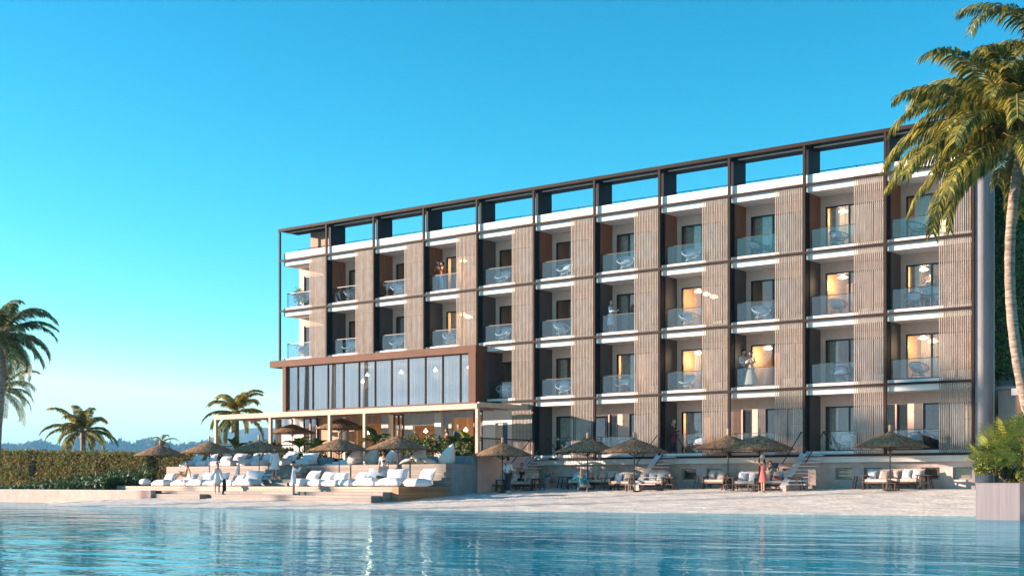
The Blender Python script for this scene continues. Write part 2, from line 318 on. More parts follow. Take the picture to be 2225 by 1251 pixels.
# ------------------------------------------------------------------ hotel
ZB = [1.6, 4.8, 8.0, 11.2, 14.4]; ZT = 16.43
XS = [-.2]+[4.*i for i in range(1, 12)]
FLOORN = ['ground floor', 'first floor', 'second floor', 'top floor']
def bays_of(f): return range(0, 11) if f >= 2 else (range(4, 11) if f == 1 else range(5, 11))
def build_hotel():
    H = thing('hotel_building', 'five storey hotel with dark steel grid, timber slat screens and white balcony slabs', 'hotel')
    P = lambda n, me, loc=(0, 0, 0), par=None, **k: part(n, me, par or H, loc, **k)
    # columns and beams
    colm = {}
    for i, x in enumerate(XS):
        z0 = 7.9 if i < 4 else (4.4 if i == 4 else 1.55)
        P('column', colm.setdefault(z0, bx('column', ['steel'], -.06, .06, -.035, .075, 0, ZT-.17-z0)), (x, 0, z0))
    for k, z in enumerate(ZB):
        x0 = -.2 if k > 2 else (16.62 if k else 19.75)
        P('floor_beam', bx('floor_beam', ['steel'], 0, 44.04-x0, -.045, .04, -.055, .055), (x0, 0, z))
    P('roof_canopy', bx('roof_canopy', ['navy'], -.2, 44.06, -.03, 1.6, ZT-.15, ZT-.02))
    P('roof_edge_beam', bx('roof_edge_beam', ['steel'], -.28, 44.1, -.06, -.031, ZT-.17, ZT))
    P('roof_edge_cap', bx('roof_edge_cap', ['steel'], -.28, 44.1, -.03, 1.62, ZT-.018, ZT))
    lb = bx('inner_beam', ['beam'], .35, 3.9, .3, .36, -.06, 0)  # slim second beam under the roof edge, no lamp in it
    for i in range(11): P('soffit_batten', lb, (XS[i], 0, ZT-.21))
    # slabs
    for k, z in enumerate(ZB):
        x0 = 0 if k > 1 else (16.62 if k == 1 else 19.72)
        top = .5 if k == 4 else .2
        q = MB(); q.box(x0, 44.06, .17, .31 if k == 4 else 1.82, z-.32, z+top)
        if k == 4: q.box(x0, 44.06, .31, 14, z-.32, z-.02)
        if k == 0: q.v = [(p[0], p[1]+(.0 if p[2] > z else 0), p[2]) for p in q.v]
        P('floor_slab', q.mesh('floor_slab', ['white']))
    # fins
    def finm(h, side):
        q = MB(); q.box(-.1, .062, .08, .46, 0, h, 0); q.box(-.12, .09, .46, 1.6, 0, h, 1); return q.mesh('fin', ['navy', side])
    fm = {'panw': finm(2.676, 'panw'), 'pand': finm(2.676, 'pand')}
    topf = bx('fin_top', ['navy'], -.09, .07, .312, 1.595, 0, ZT-.155-14.9)
    topf2 = bx('fin_top_front', ['navy'], -.05, .05, .08, .168, 0, ZT-.155-14.5)
    for i in range(1, 12):
        P('roof_fin', topf, (XS[i], 0, 14.9)); 
        for f in range(4):
            if i < 11 and i not in bays_of(f) or i == 11: continue
            if f == 0 and i not in (5, 7, 9): continue
            kind = 'panw' if f == 3 and i != 4 else 'pand'
            P('side_fin', fm[kind], (XS[i], 0, ZB[f]+.202))
    P('roof_panel', bx('roof_panel', ['annexw'], 1.1, 2.9, 1.45, 1.52, 14.92, 16.27))
    # roof railing
    q = MB(); q.box(0, 44, 1.4, 1.425, 15.28, 15.31)
    for i in range(45): q.box(i, i+.025, 1.4, 1.425, 14.4, 15.28)
    P('roof_railing', q.mesh('roof_railing', ['steel']))
    # slat screens
    def scr(h):
        q = MB()
        for i in range(15): x = 2.47+i*.097; q.box(x, x+.042, .045, .075, 0, h)
        for zz in (.5, 1.5, 2.5): q.box(2.46, 3.92, .087, .1, zz, zz+.03)
        return q.mesh('slat_screen', ['slat'])
    sA = scr(3.194); sT = scr(3.31)
    for f in range(4):
        for b in bays_of(f) if f else range(4, 11):
            P('slat_screen', sT if f == 3 else sA, (XS[b] if b else .0, 0, ZB[f]+.004))
    q = MB()
    for i in range(15): x = 2.47+i*.097; q.box(x, x+.05, .045, .11, 0, 3.194)
    # walls with door openings, doors, rooms, curtains
    def wallm(w0, hs):
        q = MB(); holes(q, w0, 3.9, .2, 2.88, 1.6, 1.8, hs); return q.mesh('facade_wall', ['plaster'])
    D = (.33, 3.82, .2, 2.38)
    wA = wallm(.09, [D]); wB = wallm(-.1, [D]); wN = wallm(-.12, [(-.1, .42, .5, 2.38), (1.15, 3.45, .2, 2.38)])
    def doorm(x0, x1, ms, z0=.202):
        q = MB(); t = .07
        q.box(x0, x1, 1.66, 1.74, 2.38-t, 2.379); q.box(x0, x1, 1.66, 1.74, z0, z0+t)
        for x in [x0]+ms+[x1-t]: q.box(x, x+t, 1.655, 1.745, z0+t, 2.38-t)
        g = MB(); g.box(x0+t, x1-t, 1.69, 1.70, z0+t, 2.38-t)
        return q.mesh('sliding_door', ['black']), g.mesh('pane', ['glass'])
    dA = doorm(.33, 3.82, [1.5, 2.65]); dN = doorm(1.15, 3.45, [2.3]); dW = doorm(-.1, .42, [], .5)
    def roomm():
        q = MB(); x0, x1, y0, y1, z0, z1 = .12, 3.86, 1.83, 5.6, .21, 2.86
        vs = [(x0, y0, z0), (x1, y0, z0), (x1, y1, z0), (x0, y1, z0), (x0, y0, z1), (x1, y0, z1), (x1, y1, z1), (x0, y1, z1)]
        q.add(vs, [(0, 1, 2, 3)], 1); q.add(vs, [(4, 7, 6, 5)], 2); q.add(vs, [(3, 2, 6, 7), (0, 3, 7, 4), (1, 5, 6, 2)], 0)
        q.box(1.3, 3.3, 3.2, 5.2, .25, .75, 3); q.box(1.2, 3.4, 5.3, 5.5, .3, 1.3, 4)
        q.box(.2, .6, 4.2, 5.4, .3, 2.2, 4)
        return q.mesh('guest_room', ['room', 'rfloor', 'ceil', 'cush', 'panel'])
    rm = roomm()
    def curtm(x0, x1, m, s):
        q = MB(); n = int((x1-x0)/.035); rnd = random.Random(s)
        for i in range(n+1):
            x = x0+(x1-x0)*i/n; y = 1.95+.045*sin(i*1.25+rnd.random()*.5)
            q.v += [(x, y, .24), (x, y, 2.8)]
        for i in range(n): q.f.append((2*i, 2*i+2, 2*i+3, 2*i+1)); q.mi.append(0)
        return q.mesh('curtain', [m], True)
    cs = [curtm(.4, 1.5, 'curt', 1), curtm(.4, .85, 'curt', 2), curtm(.9, 2.2, 'sheer', 3), curtm(2.4, 3.4, 'curt', 4)]
    def balm(x0):
        g = MB(); g.box(x0, 2.43, .34, .355, .06, .92)
        r = MB(); r.box(x0, 2.43, .33, .365, .92, .95); r2 = MB(); r2.box(x0, 2.43, .33, .365, .003, .06)
        return g.mesh('balustrade', ['bglass']), r.mesh('top_rail', ['black']), r2.mesh('bottom_rail', ['black'])
    bA = balm(.16); bS = balm(1.12); bW = balm(-.05); b0 = balm(.1)
    rnd = random.Random(3)
    for f in range(4):
        for b in bays_of(f):
            o = (XS[b] if b else 0., 0, ZB[f])
            open_ = f == 0 and b in (6, 8, 10)
            P('facade_wall', wN if open_ else (wB if b == 0 else wA), o)
            for dm in ([dN, dW] if open_ else [dA]):
                d = P('sliding_door' if dm is not dW else 'window', dm[0], o); part('pane', dm[1], d)
            P('guest_room', rm, o)
            k = rnd.random()
            if k < .75: P('curtain', cs[rnd.choice((0, 0, 1, 1))] if not open_ else cs[3], o)
            if rnd.random() < .6: P('curtain', cs[2] if not open_ else cs[3], (o[0], .08, o[2]))
            bm = bS if f == 0 and b in (5, 7, 9) else (bW if open_ else (b0 if b == 0 else bA))
            g = P('balustrade', bm[0], (o[0], 0, o[2]+.2)); part('top_rail', bm[1], g); part('bottom_rail', bm[2], g)
            if b == 0:
                g = P('balustrade', bx('balustrade', ['bglass'], .1, .115, .37, 1.6, .06, .92), (0, 0, o[2]+.2)); part('top_rail', bx('top_rail', ['black'], .09, .125, .37, 1.6, .92, .95), g)
    # back body of the building, stair core, end wall
    P('end_wall', bx('end_wall', ['plaster'], -.1, .1, 1.8, 14, 7.7, 14.1))
    P('rear_wall', bx('rear_wall', ['plaster'], -.1, 44, 13.8, 14, 0, 14.1))
    q = MB(); prof = []
    for i in range(9): a = -pi/2+pi/2*i/8; prof.append((44.28+.3*cos(a), .35+.3*sin(a)))
    prof = [(44.07, .05)]+prof+[(44.58, .9), (44.07, .9)]
    n = len(prof); q.v = [(x, y, .0) for x, y in prof]+[(x, y, 14.9) for x, y in prof]
    for i in range(n): j = (i+1) % n; q.f.append((i, j, n+j, n+i)); q.mi.append(0)
    q.f.append(tuple(range(n, 2*n))); q.mi.append(0)
    P('rounded_corner', q.mesh('rounded_corner', ['lilac'], False))
    P('downpipe', bx('downpipe', ['conc'], 44.5, 44.6, .93, 1.03, 0, 14.2)); P('service_shaft', bx('service_shaft', ['grey'], 44.07, 44.3, .902, 2.0, 0, 14.6))
    # basement
    wins = []
    for px in (1481, 1535, 1652, 1700, 1815, 1877, 2001, 2070):
        a = atY(px, 1026, .5).x; wins.append((a, a+.86, .47, 1.02))
    q = MB(); holes(q, 19.72, 44.06, -.35, 1.318, .5, .8, wins); P('basement_wall', q.mesh('basement_wall', ['base']))
    fr = MB(); t = .06
    fr.box(0, .86, .66, .72, 0, t); fr.box(0, .86, .66, .72, .55-t, .55); fr.box(0, t, .66, .72, t, .55-t); fr.box(.86-t, .86, .66, .72, t, .55-t)
    fr = fr.mesh('basement_window', ['grey']); gl = bx('pane', ['glass'], t, .86-t, .68, .69, t, .55-t); bk = bx('window_recess', ['room'], 0, .86, 1.5, 1.55, -.2, .8)
    for w in wins:
        d = P('basement_window', fr, (w[0], 0, w[2])); part('pane', gl, d); part('window_recess', bk, d)
    # stairs
    tr = bx('tread', ['stairw'], .12, 1.05, -.14, .14, -.035, .0)
    for c in (5, 7, 9):
        s = P('staircase', None, (XS[c], 0, 0)); s.empty_display_size = .2
        for k in range(9): part('tread', tr, s, (0, -.16-.225*k, 1.62-.17*k))
        q = MB(); y0, y1 = .15, -2.15
        vs = []
        for x in (-.16, .118):
            vs += [(x, y0, -.4), (x, y1, -.4), (x, y1, .12), (x, y0, 1.78)]
        q.add(vs, [(0, 1, 2, 3), (7, 6, 5, 4), (0, 4, 5, 1), (1, 5, 6, 2), (2, 6, 7, 3), (3, 7, 4, 0)]); part('stair_wall', q.mesh('stair_wall', ['pinkw']), s)
        q = MB(); q.add([(-.19, y0, 1.785), (-.19, y1-.03, .125), (.14, y1-.03, .125), (.14, y0, 1.785), (-.19, y0, 1.84), (-.19, y1-.03, .18), (.14, y1-.03, .18), (.14, y0, 1.84)],
              [(0, 1, 2, 3), (7, 6, 5, 4), (0, 4, 5, 1), (1, 5, 6, 2), (2, 6, 7, 3), (3, 7, 4, 0)]); part('coping', q.mesh('coping', ['stairw']), s)
        for x in (-.16, .98):
            q = MB(); q.bar((x, .3, 2.72), (x, .02, 2.72), .04); q.bar((x, .02, 2.72), (x, -1.95, 1.22), .045)
            if x > 0: q.bar((x, .02, 2.7), (x+.35, .5, 1.85), .04)
            part('handrail', q.mesh('handrail', ['black']), s)
    # restaurant box
    R = P('restaurant_box', None, (0, 0, 0)); R.empty_display_size = .2
    part('cladding_frame', (lambda q: (q.box(-.2, 16.62, -.85, 1.58, 7.56, 7.98), q.box(.95, 1.24, -.82, 1.58, 4.66, 7.558), q.box(16.08, 16.6, -.85, .06, 4.62, 7.558), q.box(1.24, 16.08, -.75, .4, 4.64, 4.82)) and q)(MB()).mesh('cladding_frame', ['cap']), R)
    xs = [1.24, 2.17, 3.5, 4.82, 6.15, 7.45, 8.77, 10.09, 11.4, 12.73, 14.04, 15.35, 16.08]
    mu = bx('mullion', ['steel'], -.035, .035, -.7, -.58, 4.822, 7.555)
    for x in xs[1:-1]: part('mullion', mu, R, (x, 0, 0))
    for a, b in zip(xs, xs[1:]): part('pane', bx('pane', ['rglass'], a+.036, b-.036, -.645, -.635, 4.822, 7.5), R)
    for a, b in zip(xs, xs[1:]):
        q = MB(); n = int((b-a)/.05)
        for i in range(n+1): x = a+(b-a)*i/n; y = -.3+.05*sin(i*1.3+a); q.v += [(x, y, 4.84), (x, y, 7.5)]
        for i in range(n): q.f.append((2*i, 2*i+2, 2*i+3, 2*i+1)); q.mi.append(0)
        part('sheer_curtain', q.mesh('sheer_curtain', ['sheer'], True), R)
    part('head_rail', bx('head_rail', ['steel'], 1.245, 16.075, -.7, -.58, 7.5, 7.557), R)
    part('side_cheek', bx('side_cheek', ['pand'], 16.2, 16.58, .062, 1.6, 4.62, 7.7), R)
    q = MB(); q.add([(1.2, -.55, 4.83), (16.1, -.55, 4.83), (16.1, 7, 4.83), (1.2, 7, 4.83)], [(0, 1, 2, 3)], 1)
    q.add([(1.2, -.55, 7.54), (16.1, -.55, 7.54), (16.1, 7, 7.54), (1.2, 7, 7.54)], [(3, 2, 1, 0)], 2)
    q.add([(1.2, 7, 4.83), (16.1, 7, 4.83), (16.1, 7, 7.54), (1.2, 7, 7.54)], [(0, 1, 2, 3)], 0)
    q.add([(1.2, -.5, 4.83), (1.2, 7, 4.83), (1.2, 7, 7.54), (1.2, -.5, 7.54)], [(0, 1, 2, 3)], 0)
    q.add([(16.1, -.5, 4.83), (16.1, 7, 4.83), (16.1, 7, 7.54), (16.1, -.5, 7.54)], [(3, 2, 1, 0)], 0)
    part('dining_room', q.mesh('dining_room', ['rwall', 'rfloor', 'ceil']), R)
    part('long_banquette', bx('long_banquette', ['cushg'], 3, 16, 5.2, 5.9, 4.84, 5.75), R)
    for px0, px1, py0, py1 in ((828, 916, 812, 838), (942, 1040, 805, 832)):
        a = atY(px0, (py0+py1)/2, 5); b = atY(px1, (py0+py1)/2, 5); q = MB(); h = .55
        for i in range(9):
            z = a.z-h+2*h*i/8; ins = .5*(abs(i-4)/4)**2.5
            q.box(a.x+ins, min(b.x-ins, 16.), 5, 5.1, z-.05, z+.04)
        part('ribbed_wall_panel', q.mesh('ribbed_wall_panel', ['rib']), R)
    # side wing at the far left of the restaurant
    q = MB(); q.box(-2.2, .9, 4, 10, 6.0, 6.35, 0); q.box(-2.1, -1.2, 4.1, 9.9, 1.6, 5.99, 1); q.box(-1.2, .9, 4.6, 9.9, 1.6, 5.99, 2)
    P('side_wing', q.mesh('side_wing', ['cap', 'navy', 'white']))
    # terrace frontage under the box
    Y = 1.6; z0 = 1.62; z1 = 4.5
    X = lambda px: atY(px, 940, Y).x
    P('frontage_soffit', bx('frontage_soffit', ['ceil'], -.8, 19.6, -.6, 7, 4.52, 4.62))
    q = MB()
    def seg(a, b, m, y=Y, za=z0, zb=z1, th=.2): q.box(X(a), X(b), y, y+th, za, zb, m)
    seg(598, 612, 1); seg(612, 660, 0, zb=3.0); seg(612, 660, 3, za=3.0)
    seg(690, 744, 2, y=Y+.1); seg(744, 753, 3, y=Y-.15, th=.4); seg(753, 770, 2)
    seg(770, 836, 2, za=3.9); seg(836, 851, 4, y=Y-.3, th=.5); seg(877, 897, 4); seg(897, 950, 4, za=3.75); seg(950, 964, 3, y=Y-.25, th=.5); seg(964, 981, 4); seg(981, 1037, 4, za=4.1)
    seg(1056, 1083, 0, y=Y-.3); seg(1110, 1166, 0, y=Y-.3); seg(1083, 1110, 0, y=Y-.3, za=3.72)
    P('frontage_wall', q.mesh('frontage_wall', ['white', 'steel', 'panel', 'white', 'conc']))
    q = MB(); X0 = X(612); X1 = X(1050)
    q.add([(X0, 6, z0), (X1, 6, z0), (X1, 6, z1), (X0, 6, z1)], [(0, 1, 2, 3)], 0); q.add([(X0, Y, z0), (X1, Y, z0), (X1, 6, z0), (X0, 6, z0)], [(0, 1, 2, 3)], 1)
    q.add([(X1, Y, z0), (X1, 6, z0), (X1, 6, z1), (X1, Y, z1)], [(0, 1, 2, 3)], 0)
    for px in (790, 815, 915, 935, 1000, 1020): a = X(px); q.box(a, a+.5, 4.5, 5.2, z0, z0+.9, 2); 
    for i in range(3): q.box(X(775), X(832), 5.6, 5.9, 2.4+i*.6, 2.45+i*.6, 2)
    P('bar_interior', q.mesh('bar_interior', ['panel', 'rfloor', 'annexw']))
    def fdoor(a, b, n):
        q = MB(); g = MB(); xa, xb = X(a), X(b)
        q.box(xa, xb, Y-.05, Y+.05, z1-.12, z1)
        for i in range(n+1): x = xa+(xb-xa-.08)*i/n; q.box(x, x+.08, Y-.06, Y+.06, z0, z1-.12)
        g.box(xa+.08, xb-.08, Y-.01, Y, z0, z1-.12)
        o = P('folding_door', q.mesh('folding_door', ['black'])); part('pane', g.mesh('pane', ['glass']), o)
    fdoor(660, 690, 2); fdoor(856, 877, 2); fdoor(1030, 1050, 1)
    d = P('terrace_door', bx('terrace_door', ['cblue'], X(1097), X(1110), Y-.2, Y-.15, z0, 3.72)); P('curtain', bx('curtain', ['curt'], X(1083), X(1097), Y-.2, Y-.12, z0, 3.72))
    return H
def frames():
    # right hand annex with ivy trellis
    A = thing('annex_building', 'low pale concrete annex with reddish timber cladding at the right end of the hotel', 'building', (43.95, 1.6, 0))
    q = MB(); q.box(.52, 18, .3, 6, -.1, 4.45, 0); part('wall', q.mesh('wall', ['conc']), A)
    part('roof_slab', bx('roof_slab', ['grey'], .51, 18.2, -.1, 6, 4.452, 4.6), A)
    part('timber_cladding', bx('timber_cladding', ['annexw'], 1.75, 12, -1.2, .29, -.1, 4.1), A)
    part('soffit', bx('soffit', ['conc'], 1.6, 12.2, -1.3, .29, 4.102, 4.4), A)
    T = thing('trellis_wall', 'grey upper wall carrying the green climbing ivy above the annex roof', 'wall', (43.95, 2.2, 4.6))
    part('wall', bx('wall', ['grey'], .3, 18, 0, .3, .02, 9.8), T)
    q = MB(); q.box(.5, 18, -.5, -.45, .5, .55); 
    for i in range(16): q.box(.55+i*.7, .59+i*.7, -.5, -.45, .02, .5)
    part('railing', q.mesh('railing', ['steel']), T)
    q = MB(); leafcloud(q, lambda r: ((44.15+r.random()*6.8, 2.15-abs(r.gauss(0, .2)), 4.9+9.3*r.random()**.9)), 12000, .15, 2, flat=(0, -1, .2))
    v = part('climbing_ivy', q.mesh('climbing_ivy', ['ivy1', 'ivy2'])); tag(v, 'dense dark green ivy climbing the wall right of the hotel', 'climbing plant')
# ------------------------------------------------------------------ plants
def leafcloud(q, sampler, n, size, nm, seed=1, flat=None, wts=None, long=1.5):
    r = random.Random(seed); 
    for i in range(n):
        c = V(sampler(r)); d = V((r.gauss(0, 1), r.gauss(0, 1), r.gauss(0, 1)))
        if flat: d = d*.6+V(flat)*1.2
        d.normalize(); a = d.orthogonal().normalized(); a = Matrix.Rotation(r.random()*6.28, 3, d) @ a; b = d.cross(a); s = size*(.6+.8*r.random())
        m = r.choices(range(nm), wts)[0] if wts else r.randrange(nm)
        q.add([c-a*s*.5*long, c-b*s*.32+d*s*.1, c+a*s*.5*long, c+b*s*.32+d*s*.1], [(0, 1, 2, 3)], m)
def frond(q, base, az, el, L, droop, n=46, w=.05, ll=.75, r=None, mm=(0, 1, 2), rm=3, wts=(5, 3, 3)):
    r = r or random; K = 14; pts = []; p = V(base); e = el
    h = V((cos(az), sin(az), 0)); tw = r.uniform(-.25, .25); side = V((-sin(az), cos(az), 0))
    for i in range(K+1):
        pts.append(p.copy()); t = (h+side*tw*i/K)*cos(e)+V((0, 0, sin(e))); p = p+t*(L/K); e -= droop/K*(.35+1.3*i/K)
    q.tube(pts, [.035*L/4*(1-.85*i/K)+.006 for i in range(K+1)], 4, rm)
    for k in range(n):
        t = .14+.86*(k+.5*r.random())/n; i = min(K-1, int(t*K)); fr = t*K-i
        if fr > 1: fr = 1
        c = pts[i].lerp(pts[i+1], fr); T = (pts[i+1]-pts[i]).normalized(); S = T.cross(V((0, 0, 1)))
        if S.length < .05: S = side.copy()
        S.normalize(); l = ll*L/4*(min(1, .45+2.6*(t-.1)) if t < .35 else max(.3, 1-.75*(t-.35)**1.3))
        for sg in (-1, 1):
            d = (S*sg*.8+T*(.4+.5*t)+V((0, 0, r.uniform(-.25, .2)))).normalized()
            g = .55+.5*r.random()
            p1 = c+d*l*.45; d2 = (d-V((0, 0, g))).normalized(); p2 = p1+d2*l*.35; d3 = (d2-V((0, 0, .7))).normalized(); p3 = p2+d3*l*.3
            W = T*w*.5*(L/4)**.5*(.8+.5*r.random()); m = r.choices(mm, wts)[0]
            q.add([c-W*.5, c+W*.5, p1+W, p1-W, p2+W*.8, p2-W*.8, p3], [(0, 1, 2, 3), (3, 2, 4, 5), (5, 4, 6)], m)
def palm(label, base, top, L, nf, seed, r0=.24, r1=.15, bend=V((0, 0, 0)), els=None, n=46, w=.05, wts=(5, 3, 3), azs=None):
    base = V(base); top = V(top); r = random.Random(seed)
    o = thing('palm_tree', label, 'palm tree', base)
    q = MB(); K = 34; pts = []; rad = []
    for i in range(K+1):
        t = i/K; p = (top-base)*t+bend*(4*t*(1-t)); pts.append(p); rad.append((r0+(r1-r0)*min(1, t*1.6)**.7)*(1+.07*(i % 2))*(1+.3*max(0, .08-t)/.08))
    q.tube(pts, rad, 10, 0); part('trunk', q.mesh('trunk', ['bark'], True), o)
    q = MB(); c = top-base
    for k in range(nf):
        u = (k+.5)/nf; el = 1.25-1.85*u if els is None else els[k % len(els)]
        az = k*2.399+r.uniform(-.25, .25) if azs is None else azs[k % len(azs)]
        frond(q, c+V((0, 0, .15*(1-u))), az, el+r.uniform(-.12, .12), L*r.uniform(.82, 1.08), 1.15+.75*r.random()+.4*(1-u), n, w, r=r, wts=wts)
    for k in range(10): q.tube([c+V((0, 0, -.3)), c+V((cos(k*.63)*.3, sin(k*.63)*.3, .25))], [.07, .02], 4, 3)
    part('crown', q.mesh('crown', ['pl1', 'pl2', 'pl3', 'rach']), o)
    return o
def fanpalm(q, base, n, L, r, mats=(0, 1)):
    for k in range(n):
        az = r.uniform(0, 6.28); el = r.uniform(.25, 1.35); d = V((cos(az)*cos(el), sin(az)*cos(el), sin(el))); p = V(base)+d*L*r.uniform(.55, 1); q.tube([base, p], [.012, .008], 4, 2)
        S = d.cross(V((0, 0, 1))).normalized(); m = r.choice(mats); U = S.cross(d)
        for j in range(22):
            a = -1.75+3.5*j/21; e = (d*cos(a)+S*sin(a)).normalized(); l = L*.5*(.75+.25*cos(a))
            p1 = p+e*l*.6+U*.04; p2 = p+e*l-V((0, 0, .06+.1*r.random())); w = e.cross(U)*.022
            q.add([p, p1-w, p2, p1+w], [(0, 1, 2, 3)], m)
def banana(label, loc, h, seed, nl=7, group='banana plants along the terrace edge'):
    r = random.Random(seed); o = thing('banana_plant', label, 'plant', loc, 0, group)
    q = MB(); q.tube([(0, 0, 0), (.02, 0, h*.5)], [.07, .045], 7, 0); part('stem', q.mesh('stem', ['leaf2'], True), o)
    q = MB()
    for k in range(nl):
        az = k*2.4+r.random()*.5; el = r.uniform(.7, 1.4); L = h*r.uniform(.6, .85); p = V((0, 0, h*.4)); e = el; K = 8; pr = None
        for i in range(K+1):
            t = i/K; d = V((cos(az)*cos(e), sin(az)*cos(e), sin(e))); s = d.cross(V((0, 0, 1))).normalized(); up = s.cross(d)
            w = .16*h*sin(pi*min(1, max(0, (t-.12)/.88)))**.7+.008
            row = [p-s*w+up*w*.45, p, p+s*w+up*w*.45]
            if pr: q.add(pr+row, [(0, 1, 4, 3), (1, 2, 5, 4)], k % 3)
            pr = row; p = p+d*L/K; e -= r.uniform(.08, .22)
    part('leaves', q.mesh('leaves', ['leaf2', 'leaf3', 'leaf1'], True), o); return o
def bush(label, loc, rx, ry, rz, n, size, mats, seed, cat='shrub', group=None, name='shrub', wts=None):
    o = thing(name, label, cat, loc, 0, group); q = MB(); cl = []
    r = random.Random(seed)
    for k in range(int(10+rx*6)):
        a = r.uniform(0, 6.28); u = r.random()**.5; h = r.random(); cl.append((cos(a)*u*rx*(1-.35*h), sin(a)*u*ry*(1-.35*h), rz*(.15+.75*h), r.uniform(.2, .36)*min(1, rz)))
    def smp(rr):
        c = rr.choice(cl); d = V((rr.gauss(0, 1), rr.gauss(0, 1), rr.gauss(0, 1))).normalized()*c[3]*rr.random()**.35; return (c[0]+d.x, c[1]+d.y, max(.02, c[2]+d.z))
    leafcloud(q, smp, n, size, len(mats), seed, wts=wts)
    part('foliage', q.mesh('foliage', mats), o)
    q = MB()
    for k in range(6): a = k*1.05; q.tube([(0, 0, 0), (cos(a)*rx*.5, sin(a)*ry*.5, rz*.7)], [.025, .008], 5, 0)
    part('branches', q.mesh('branches', ['barkd']), o); return o
def shade_tree(label, loc, hb, ht, rad, seed):
    o = thing('shade_pine', label, 'tree', loc, 0, 'unseen grove added on the left headland'); r = random.Random(seed); q = MB(); cl = []
    q.tube([(0, 0, 0), (.15, 0, hb*.5), (0, .15, hb)], [.35, .26, .16], 8)
    for k in range(18):
        a = r.uniform(0, 6.28); u = r.random()**.5*rad; z = hb+(ht-hb)*r.random(); c = (cos(a)*u, sin(a)*u, z); cl.append((c, r.uniform(.4, .8)))
        q.tube([(0, .15, hb-.2), c], [.09, .03], 5)
    part('trunk', q.mesh('trunk', ['barkd'], True), o); q = MB()
    def smp(rr):
        c, s = rr.choice(cl); d = V((rr.gauss(0, 1), rr.gauss(0, 1), rr.gauss(0, 1))).normalized()*s*rr.random()**.4; return (c[0]+d.x, c[1]+d.y, c[2]+d.z)
    leafcloud(q, smp, 1500, .36, 2, seed); part('crown', q.mesh('crown', ['leaf1', 'leaf2']), o)
def build_plants():
    G = 'palms standing behind the hedge'
    # big palm on the right
    base = atD(2300, 1046, 46); base.z = -.3; top = atD(2222, 312, 46)
    palm('tall coconut palm at right with golden fronds in front of the hotel', base, top, 5.0, 54, 11, .24, .17, RV*-.95, els=[1.4-1.7*(i+.5)/54 for i in range(54)], n=96, w=.07, wts=(5, 6, 2))
    b2 = atD(2375, 1046, 50); b2.z = -.3
    palm('second coconut palm cropped by the right edge, crown rising above its neighbour', b2, atD(2300, 120, 50), 5., 26, 5, .22, .16, n=70, w=.06, wts=(5, 3, 5))
    b = atD(-25, 1046, 91); b.z = -.1
    palm('tall dark palm with leaning trunk cut by the left edge', b, atD(4, 728, 91), 4.2, 36, 3, .3, .23, RV*.3, n=62, w=.075, wts=(6, 2, 5))
    b = atD(-8, 1046, 99); b.z = 0
    palm('lower palm crown behind the leaning palm at the left edge', b, atD(4, 850, 99), 3.2, 24, 8, .22, .16, n=42, w=.06, wts=(5, 3, 4))
    b = atD(181, 1046, 104); b.z = 0
    palm('lone palm with wide fronds rising behind the left hedge', b, atD(180, 940, 104), 3.2, 24, 21, .24, .2, n=56, w=.09, wts=(3, 6, 2), els=[1.2, .9, .55, .25, .0, .7, 1.0, .35, -.1])
    b = atD(516, 1046, 98); b.z = 0
    palm('pale palm seen through the open left end of the timber pergola', b, atD(514, 898, 98), 3.0, 24, 31, .26, .17, n=56, w=.09, wts=(2, 7, 1), els=[1.25, 1., .7, .45, .2, -.1, .9, -.5])
    b = atD(352, 1046, 100); b.z = 0
    palm('small palm peeking above the leftmost thatched umbrella', b, atD(352, 962, 100), 1.3, 10, 41, .15, .1, n=26, w=.06, wts=(3, 6, 2))
    # hedge
    o = thing('hedge', 'long clipped hedge of olive and rust leaves behind the low wall at left', 'hedge', (-10, -6, 0)); r = random.Random(2)
    def ht(x): return 2.72-.0229*(x+28.4)
    q = MB(); x0, x1, yh = -44., -4.2, -2.2
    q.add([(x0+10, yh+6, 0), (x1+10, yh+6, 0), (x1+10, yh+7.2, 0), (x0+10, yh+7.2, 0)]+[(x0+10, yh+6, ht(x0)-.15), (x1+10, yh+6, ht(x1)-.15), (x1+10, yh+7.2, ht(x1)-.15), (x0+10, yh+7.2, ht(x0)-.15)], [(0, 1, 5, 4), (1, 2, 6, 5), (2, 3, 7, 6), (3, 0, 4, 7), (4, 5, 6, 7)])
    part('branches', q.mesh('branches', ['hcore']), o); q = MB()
    def smp(rr):
        x = x0+rr.random()*(x1-x0); H_ = ht(x); h = rr.random()*H_; off = .06+abs(rr.gauss(0, .13))+.15*noise.noise((x*.9, h*1.2, 0))
        if rr.random() < .14: h = H_-.12+abs(rr.gauss(0, .11))*(1+noise.noise((x*.7, 0, 4))); off = -rr.random()*1.2
        return (x+10, yh+6-off, h)
    leafcloud(q, smp, 17000, .15, 3, 5, wts=(5, 3, 4)); part('foliage', q.mesh('foliage', ['hed1', 'hed2', 'hed3']), o)
    # dark ground cover in front of the hedge
    q = MB()
    def smp(rr):
        px = rr.uniform(-60, 330); u = rr.random(); top = 1055-max(0, min(45, (px-30)*.16)); h = rr.random()
        p = atY(px, 1062-(1062-top)*h*(.45+.55*u), -11.2+7.5*u); p.z = max(p.z, -.12); p.x = min(p.x, -2.9-.3*rr.random()); return p
    leafcloud(q, smp, 9000, .2, 3, 9, wts=(5, 3, 1)); o = part('ground_cover', q.mesh('ground_cover', ['ivy1', 'leaf1', 'leaf2'])); o['kind'] = 'stuff'
    # far wood
    q = MB(); r = random.Random(4); prof = [(-40, 970), (60, 966), (88, 962), (110, 970), (150, 975), (165, 962), (190, 954), (215, 955), (232, 968), (262, 962), (290, 970), (318, 957), (345, 962), (380, 972), (420, 966), (470, 962), (520, 972), (600, 975)]
